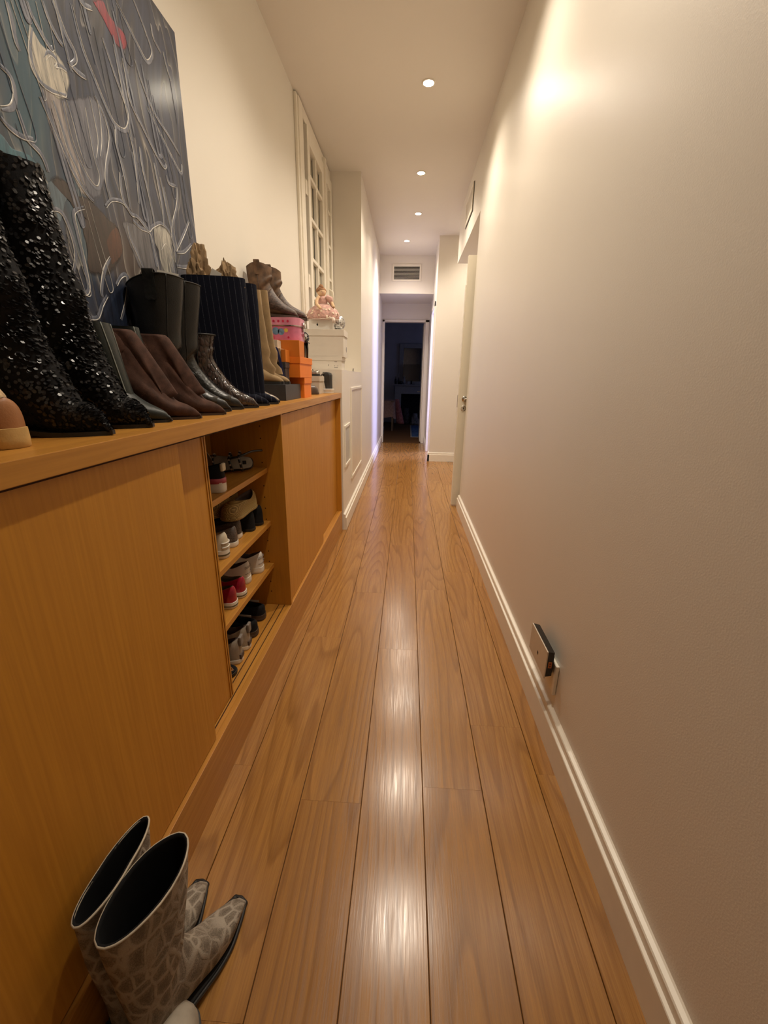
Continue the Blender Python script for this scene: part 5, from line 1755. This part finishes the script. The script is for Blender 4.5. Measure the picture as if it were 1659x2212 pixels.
# gladiator sandals
M_GSOLE = mat('grey_footbed', (0.30, 0.255, 0.20), 0.7, var=0.05)
M_STUDS = mat('pale_stud', (0.50, 0.38, 0.30), 0.35, 0.4)
sn = thing('gladiator_sandal', 'dark strappy sandal with pale studs, sole facing out on top shelf', 'sandal', (-0.672, 1.790, Z1 + 0.036), (R(-52), 0, R(202)), G)
ol = outline(0.225, 0.082)
loft('footbed', [[Vector((s * 0.225, y, z)) for s, y in ol] for z in (0, 0.009)], M_GSOLE, sn, True, True, True, 40)
loft('sole_edge', [[Vector((0.1125 + (s - 0.5) * 0.225 * 1.035, y * 1.08, z)) for s, y in ol] for z in (-0.006, 0.005)], M_STRAP, sn, True, True, True, 40)
for (s0, hh_) in ((0.045, 0.055), (0.085, 0.045), (0.15, 0.035)):
    pts = smooth_path([(s0, -0.038, 0.006), (s0 + 0.005, -0.030, hh_ * 0.8), (s0 + 0.01, 0, hh_), (s0 + 0.005, 0.030, hh_ * 0.8), (s0, 0.038, 0.006)], 5)
    st_ = tube('strap', pts, 0.0055, M_STRAP, sn, 8)
    for k in range(2, len(pts) - 2, 3):
        d_ = (pts[k] - Vector((s0, 0, 0))).normalized()
        disc('stud', pts[k] + d_ * 0.004, d_, 0.0042, 0.003, M_STUDS, st_, 8)
tube('strap', smooth_path([(0.10, 0, 0.045), (0.05, -0.005, 0.058), (0.0, -0.035, 0.04), (-0.045, -0.055, 0.01)], 5), 0.005, M_STRAP, sn, 8)
box('size_mark', (0.026, 0.042), (-0.008, 0.010), (0.009, 0.0096), M_STRAP, sn)
sn2 = thing('strap_sandal', 'taupe leather loop sandal lying behind the gladiator sandal', 'sandal', (-0.780, 1.60, Z1), R(150), G)
loft('footbed', [[Vector((s * 0.21, y * 0.9, z)) for s, y in ol] for z in (0, 0.012)], M_GSOLE, sn2, True, True, True, 40)
bm = bmesh.new()
pth = smooth_path([(0.06, -0.042, 0.008), (0.055, -0.046, 0.06), (0.05, -0.02, 0.105), (0.045, 0.02, 0.105), (0.05, 0.046, 0.06), (0.06, 0.042, 0.008)], 5)
rings_bm(bm, [[p + Vector((-0.016, 0, 0)), p + Vector((0.016, 0, 0)), p + Vector((0.016, 0, 0.003)), p + Vector((-0.016, 0, 0.003))] for p in pth], True, True)
from_bm('band', bm, M_GSOLE, sn2, True, 40)

# ------------------------------------------------------------------ brocade boots on the floor
for i, (hx, hy, ang, hgt, lab, kw) in enumerate(((-0.536, 0.448, R(84), 0.40, 'grey brocade boot with narrow opening, leaning on the cabinet plinth', 0.027), (-0.478, 0.430, R(72), 0.395, 'grey brocade boot with wide open top standing on the floor', 0.048))):
    L = 0.290
    rows = boot_rows(L, hgt, 0.030, 0.006, 'square', (0.060, 0.036), (0.088, kw), 0.020, 1.2, 0.0, 0.0)
    rows[-1][1] += 0.012
    b = make_boot('brocade_boot', lab, rows, (M_BROC, BLK_SOLE, BLK_LIN), L, 0.030, 0.006, (hx, hy), ang, 0.0, group='grey brocade boots', side=-1, wr=wrinkle(0.004, 8, 3 + i), lin=0.26)
    seam(b, 'rim_stitching', 0.997, 0.997, 0, 0.0026, mat('cream_cord', (0.50, 0.44, 0.34), 0.8), 48, 0.0, 2 * PI)
    pts = []
    for row in [cr(rows, k / 4) for k in range(0, 36)]:
        pts.append((row[2], row[3], row[4]))
    bm = bmesh.new()
    wl = [Vector((x, -(w_ + 0.0045), z + 0.002)) for x, z, w_ in pts if x > 0.02]
    wr_ = [Vector((x, (w_ + 0.0045), z + 0.002)) for x, z, w_ in pts if x > 0.02]
    tube_bm(bm, wl[::-1] + [Vector((L + 0.004, 0, 0.010))] + wr_, 0.0045, 6)
    from_bm('welt', bm, BLK_SOLE, b.root, True)
low_shoe('grey_trainer', 'pale grey trainer on the floor before the brocade boots', 0.25, 0.092, (mat('pale_grey_suede', (0.40, 0.35, 0.28), 0.8, bmp=0.2), BLK_SOLE, M_TAUPE), (-0.398, 0.262), R(98), 0.0, 0.07, 0.05, 0.070, 0.062, 0.55, 0.016)
low_shoe('dark_pump', 'dark plum pointed shoe between the brocade boots and grey trainer', 0.235, 0.070, (mat('plum_suede', (0.022, 0.016, 0.020), 0.7), BLK_SOLE, BLK_LIN), (-0.474, 0.240), R(94), 0.0, 0.07, 0.05, 0.055, 0.050, 0.6, 0.012, toe='point')

# ------------------------------------------------------------------ plugged-in wifi box
M_DEVF = mat('device_cream', (0.60, 0.51, 0.40), 0.25, var=0.02)
M_DEVB = mat('device_black', (0.012, 0.011, 0.010), 0.3)
dv = thing('wifi_extender', 'black-edged wifi box with pale front plugged in above the skirting', 'router', (0.556, 1.300, 0.268))
bm = bmesh.new()
rings_bm(bm, [[Vector((x, y, z)) for y, z in pp] for x, pp in ((-0.024, ((0.0, 0.006), (0.0, 0.110), (0.188, 0.110), (0.188, 0.0), (0.006, 0.0))), (0.0, ((0.0, 0.012), (0.0, 0.104), (0.006, 0.110), (0.188, 0.110), (0.188, 0.0)) if False else ((0.004, 0.008), (0.004, 0.106), (0.184, 0.106), (0.184, 0.004), (0.010, 0.004))))], True, True)
from_bm('case', bm, M_DEVB, dv)
box('front_plate', (-0.028, -0.0235), (-0.001, 0.189), (-0.001, 0.111), M_DEVF, dv, 0.0012)
box('emblem', (-0.0285, -0.0279), (0.085, 0.095), (0.038, 0.050), M_VDARK, dv)
box('ethernet_port', (-0.018, -0.006), (-0.0006, 0.001), (0.044, 0.068), mat('port_orange', (0.55, 0.17, 0.03), 0.5), dv)
for z in (0.051, 0.062):
    disc('port_contact', (-0.012, -0.0006, z), (0, -1, 0), 0.0035, 0.0008, mat('port_red', (0.16, 0.02, 0.01), 0.5), dv, 10)
box('plug_block', (0.0, 0.0085), (0.02, 0.09), (0.01, 0.08), M_DEVB, dv, 0.002)
so_ = thing('wall_socket', 'white double wall socket behind the wifi box', 'socket', (XR, 1.295, 0.205))
box('plate', (-0.012, 0), (0.0, 0.15), (0.0, 0.115), M_TRIM, so_, 0.003)
box('side_lip', (-0.0135, -0.002), (-0.004, 0.006), (-0.004, 0.119), M_TRIM, so_, 0.002)
disc('outlet', (-0.012, 0.112, 0.035), (-1, 0, 0), 0.020, 0.002, M_TRIM, so_, 20)

# ------------------------------------------------------------------ dim bedroom beyond the far doorway
M_FPL = mat('mantel_paint', (0.30, 0.31, 0.34), 0.6, var=0.04)
M_FPD = mat('hearth_dark', (0.012, 0.012, 0.014), 0.8)
fp = thing('fireplace', 'pale mantelpiece with dark hearth in the dim bedroom', 'fireplace', (0, 12.85, 0))
box('mantel_shelf', (-0.42, 1.25), (-0.06, 0.25), (1.09, 1.13), M_FPL, fp, 0.006)
box('frieze', (-0.38, 1.20), (0.0, 0.25), (0.86, 1.09), M_FPL, fp, 0.004)
box('jamb', (-0.38, -0.19), (0.0, 0.25), (0, 0.86), M_FPL, fp, 0.004)
box('jamb', (1.0, 1.20), (0.0, 0.25), (0, 0.86), M_FPL, fp, 0.004)
box('hearth', (-0.19, 1.0), (0.20, 0.25), (0, 0.86), M_FPD, fp)
mr = thing('mantel_mirror', 'tall framed mirror standing over the mantelpiece', 'mirror', (0.31, 13.08, 1.131))
for x, z in (((-0.58, -0.46), (0.0, 1.12)), ((0.46, 0.58), (0.0, 1.12)), ((-0.46, 0.46), (1.0, 1.12)), ((-0.46, 0.46), (0.0, 0.08))):
    box('frame', x, (-0.05, 0), z, M_FPL, mr, 0.01)
box('glass', (-0.46, 0.46), (-0.02, -0.01), (0.08, 1.0), mat('dim_mirror', (0.10, 0.10, 0.11), 0.15, 0.6), mr)
tv = thing('television', 'black flat screen on the mantelpiece', 'television', (0.10, 12.93, 1.131))
box('screen', (-0.24, 0.24), (-0.015, 0.015), (0.10, 0.55), mat('screen_black', (0.004, 0.004, 0.005), 0.25), tv, 0.004)
box('stand', (-0.10, 0.10), (-0.05, 0.05), (0.0, 0.012), M_FPD, tv, 0.002)
box('neck', (-0.02, 0.02), (-0.01, 0.01), (0.01, 0.12), M_FPD, tv)


def lathe(name, label, cat, loc, prof, m, parts=()):
    r = thing(name, label, cat, loc)
    loft('body', [[Vector((rr * math.cos(a), rr * math.sin(a), z)) for a in [2 * PI * k / 14 for k in range(14)]] for rr, z in prof], m, r, True, True)
    for nm, p2, m2 in parts:
        loft(nm, [[Vector((rr * math.cos(a), rr * math.sin(a), z)) for a in [2 * PI * k / 14 for k in range(14)]] for rr, z in p2], m2, r, True, True)
    return r


M_DGL = mat('dark_glass', (0.02, 0.025, 0.03), 0.15)
M_GREYO = mat('grey_ornament', (0.25, 0.25, 0.26), 0.5)
bp = [(0.030, 0), (0.032, 0.10), (0.028, 0.13), (0.010, 0.16), (0.010, 0.21)]
cp = [('cap', [(0.012, 0.205), (0.012, 0.225)], M_GREYO)]
lathe('glass_bottle', 'dark bottle at the end of the mantelpiece', 'bottle', (-0.36, 12.88, 1.131), bp, M_DGL, cp)
lathe('glass_bottle', 'shorter dark bottle second along the mantelpiece', 'bottle', (-0.27, 12.86, 1.131), [(r_, z * 0.85) for r_, z in bp], M_DGL, [('cap', [(0.012, 0.175), (0.012, 0.19)], M_GREYO)])
lathe('ornament_jar', 'squat dark jar on the mantelpiece before the mirror', 'jar', (-0.20, 12.84, 1.131), [(0.03, 0), (0.045, 0.03), (0.045, 0.07), (0.02, 0.09)], M_DGL, [('lid', [(0.022, 0.088), (0.010, 0.105)], M_GREYO)])
lathe('ornament_vase', 'pale vase in front of the bedroom television', 'vase', (-0.115, 12.83, 1.131), [(0.03, 0), (0.05, 0.06), (0.03, 0.15), (0.02, 0.19), (0.03, 0.21)], M_GREYO, [('foot', [(0.032, 0.0), (0.026, 0.012)], M_DGL)])
pf = thing('photo_frame', 'small pale photo frame leaning on the mantelpiece', 'picture frame', (0.02, 12.84, 1.131))
box('frame', (-0.03, 0.03), (-0.006, 0.006), (0, 0.085), M_GREYO, pf, 0.003)
box('picture', (-0.022, 0.022), (-0.0068, -0.006), (0.010, 0.075), M_FPL, pf)
tb = thing('side_table', 'table under a pale cloth by the bedroom doorway', 'table', (-0.62, 11.2, 0))
box('table_top', (-0.5, 0.30), (-0.35, 0.35), (0.72, 0.745), mat('table_wood', (0.12, 0.07, 0.04), 0.5), tb, 0.004)
for x in (-0.45, 0.25):
    for y in (-0.30, 0.30):
        box('leg', (x - 0.02, x + 0.02), (y - 0.02, y + 0.02), (0, 0.72), mat('table_wood', (0.12, 0.07, 0.04)), tb, 0.003)
cl_ = []
for z, o_, k_ in ((0.750, 0.0, 0), (0.747, 0.008, 0), (0.62, 0.018, 0.3), (0.48, 0.025, 0.7), (0.33, 0.030, 1.0)):
    pts = []
    for q in range(48):
        a = 2 * PI * q / 48
        x = -0.10 + math.copysign(abs(math.cos(a)) ** 0.3, math.cos(a)) * (0.40 + o_)
        y = math.copysign(abs(math.sin(a)) ** 0.3, math.sin(a)) * (0.35 + o_)
        pts.append(Vector((x + 0.02 * k_ * math.sin(11 * a), y + 0.02 * k_ * math.sin(9 * a), z + (0.03 * math.sin(4 * a) if z < 0.4 else 0))))
    cl_.append(pts)
tcl = loft('tablecloth', cl_, mat('dusty_cloth', (0.34, 0.22, 0.20), 0.85, var=0.1), None, True, False)
tcl.location = (-0.62, 11.2, 0)
tag(tcl, 'dusty beige cloth draped over the bedroom table', 'tablecloth')
cv = []
for k in range(9):
    f = k / 8
    cv.append([Vector((0.02 + 0.10 * f + 0.035 * math.sin(3 * a + f * 3) * f + (0.05 + 0.03 * f) * math.cos(a), 0.05 * math.sin(a) - 0.02 * f, 0.62 * (1 - f) + 0.16)) for a in [2 * PI * q / 14 for q in range(14)]])
pkc = loft('pink_garment', cv, mat('pink_cloth', (0.30, 0.12, 0.14), 0.85, var=0.15), None, True, True)
pkc.location = (-0.285, 11.20, 0.0)
tag(pkc, 'dusky pink garment hanging off the bedroom table', 'garment')
wbx = shoe_box('storage_box', 'small pale box on the bedroom floor by the doorway', (-0.72, -0.545), (10.15, 10.35), (0, 0.17), mat('grey_plastic', (0.30, 0.30, 0.32), 0.5), 0.03)
rg_ = thing('blue_rug', 'blue rug on the bedroom floor', 'rug', (0.55, 11.1, 0))
box('pile', (-0.42, 0.6), (-1.25, 1.2), (0.0, 0.010), mat('blue_pile', (0.05, 0.10, 0.24), 0.95, var=0.25, scale=12, bmp=0.4), rg_, 0.003)
box('border', (-0.45, 0.63), (-1.30, 1.25), (0.0, 0.006), mat('pale_fringe', (0.30, 0.28, 0.26), 0.9), rg_)
bg1 = []
for k in range(8):
    f = k / 7
    bg1.append([Vector((0.13 * math.cos(a) * (1 - 0.5 * f) * (1 + 0.15 * math.sin(4 * a + k)), 0.09 * math.sin(a) * (1 - 0.4 * f), 0.46 * f)) for a in [2 * PI * q / 16 for q in range(16)]])
o = loft('stuffed_bag', bg1, mat('charcoal_fabric', (0.06, 0.055, 0.06), 0.8, var=0.3, scale=20), None, True, True)
o.location = (-0.02, 12.70, 0)
tag(o, 'dark stuffed bag sitting before the hearth', 'bag')
bg2 = []
for k in range(8):
    f = k / 7
    bg2.append([Vector((0.15 * math.cos(a) * (1 - 0.6 * f) * (1 + 0.12 * math.sin(3 * a + k)), 0.09 * math.sin(a), 0.32 * f)) for a in [2 * PI * q / 16 for q in range(16)]])
o = loft('stuffed_bag', bg2, mat('grey_plastic_bag', (0.20, 0.21, 0.24), 0.4, var=0.3, scale=20), None, True, True)
o.location = (0.24, 12.62, 0)
tag(o, 'pale grey plastic bag slumped before the hearth', 'bag')
# leaf of the bedroom door, swung into the room
d2 = struct(box('door_2', (OX1 - 0.035, OX1 + 0.005), (YD + 0.135, YD + 0.90), (0.01, OZ - 0.015), M_DOORP, None, 0.003))
tube('lever', [(OX1 - 0.036, YD + 0.83, 1.02), (OX1 - 0.085, YD + 0.83, 1.02), (OX1 - 0.088, YD + 0.80, 1.02), (OX1 - 0.088, YD + 0.72, 1.02)], 0.009, M_CHROME, d2)
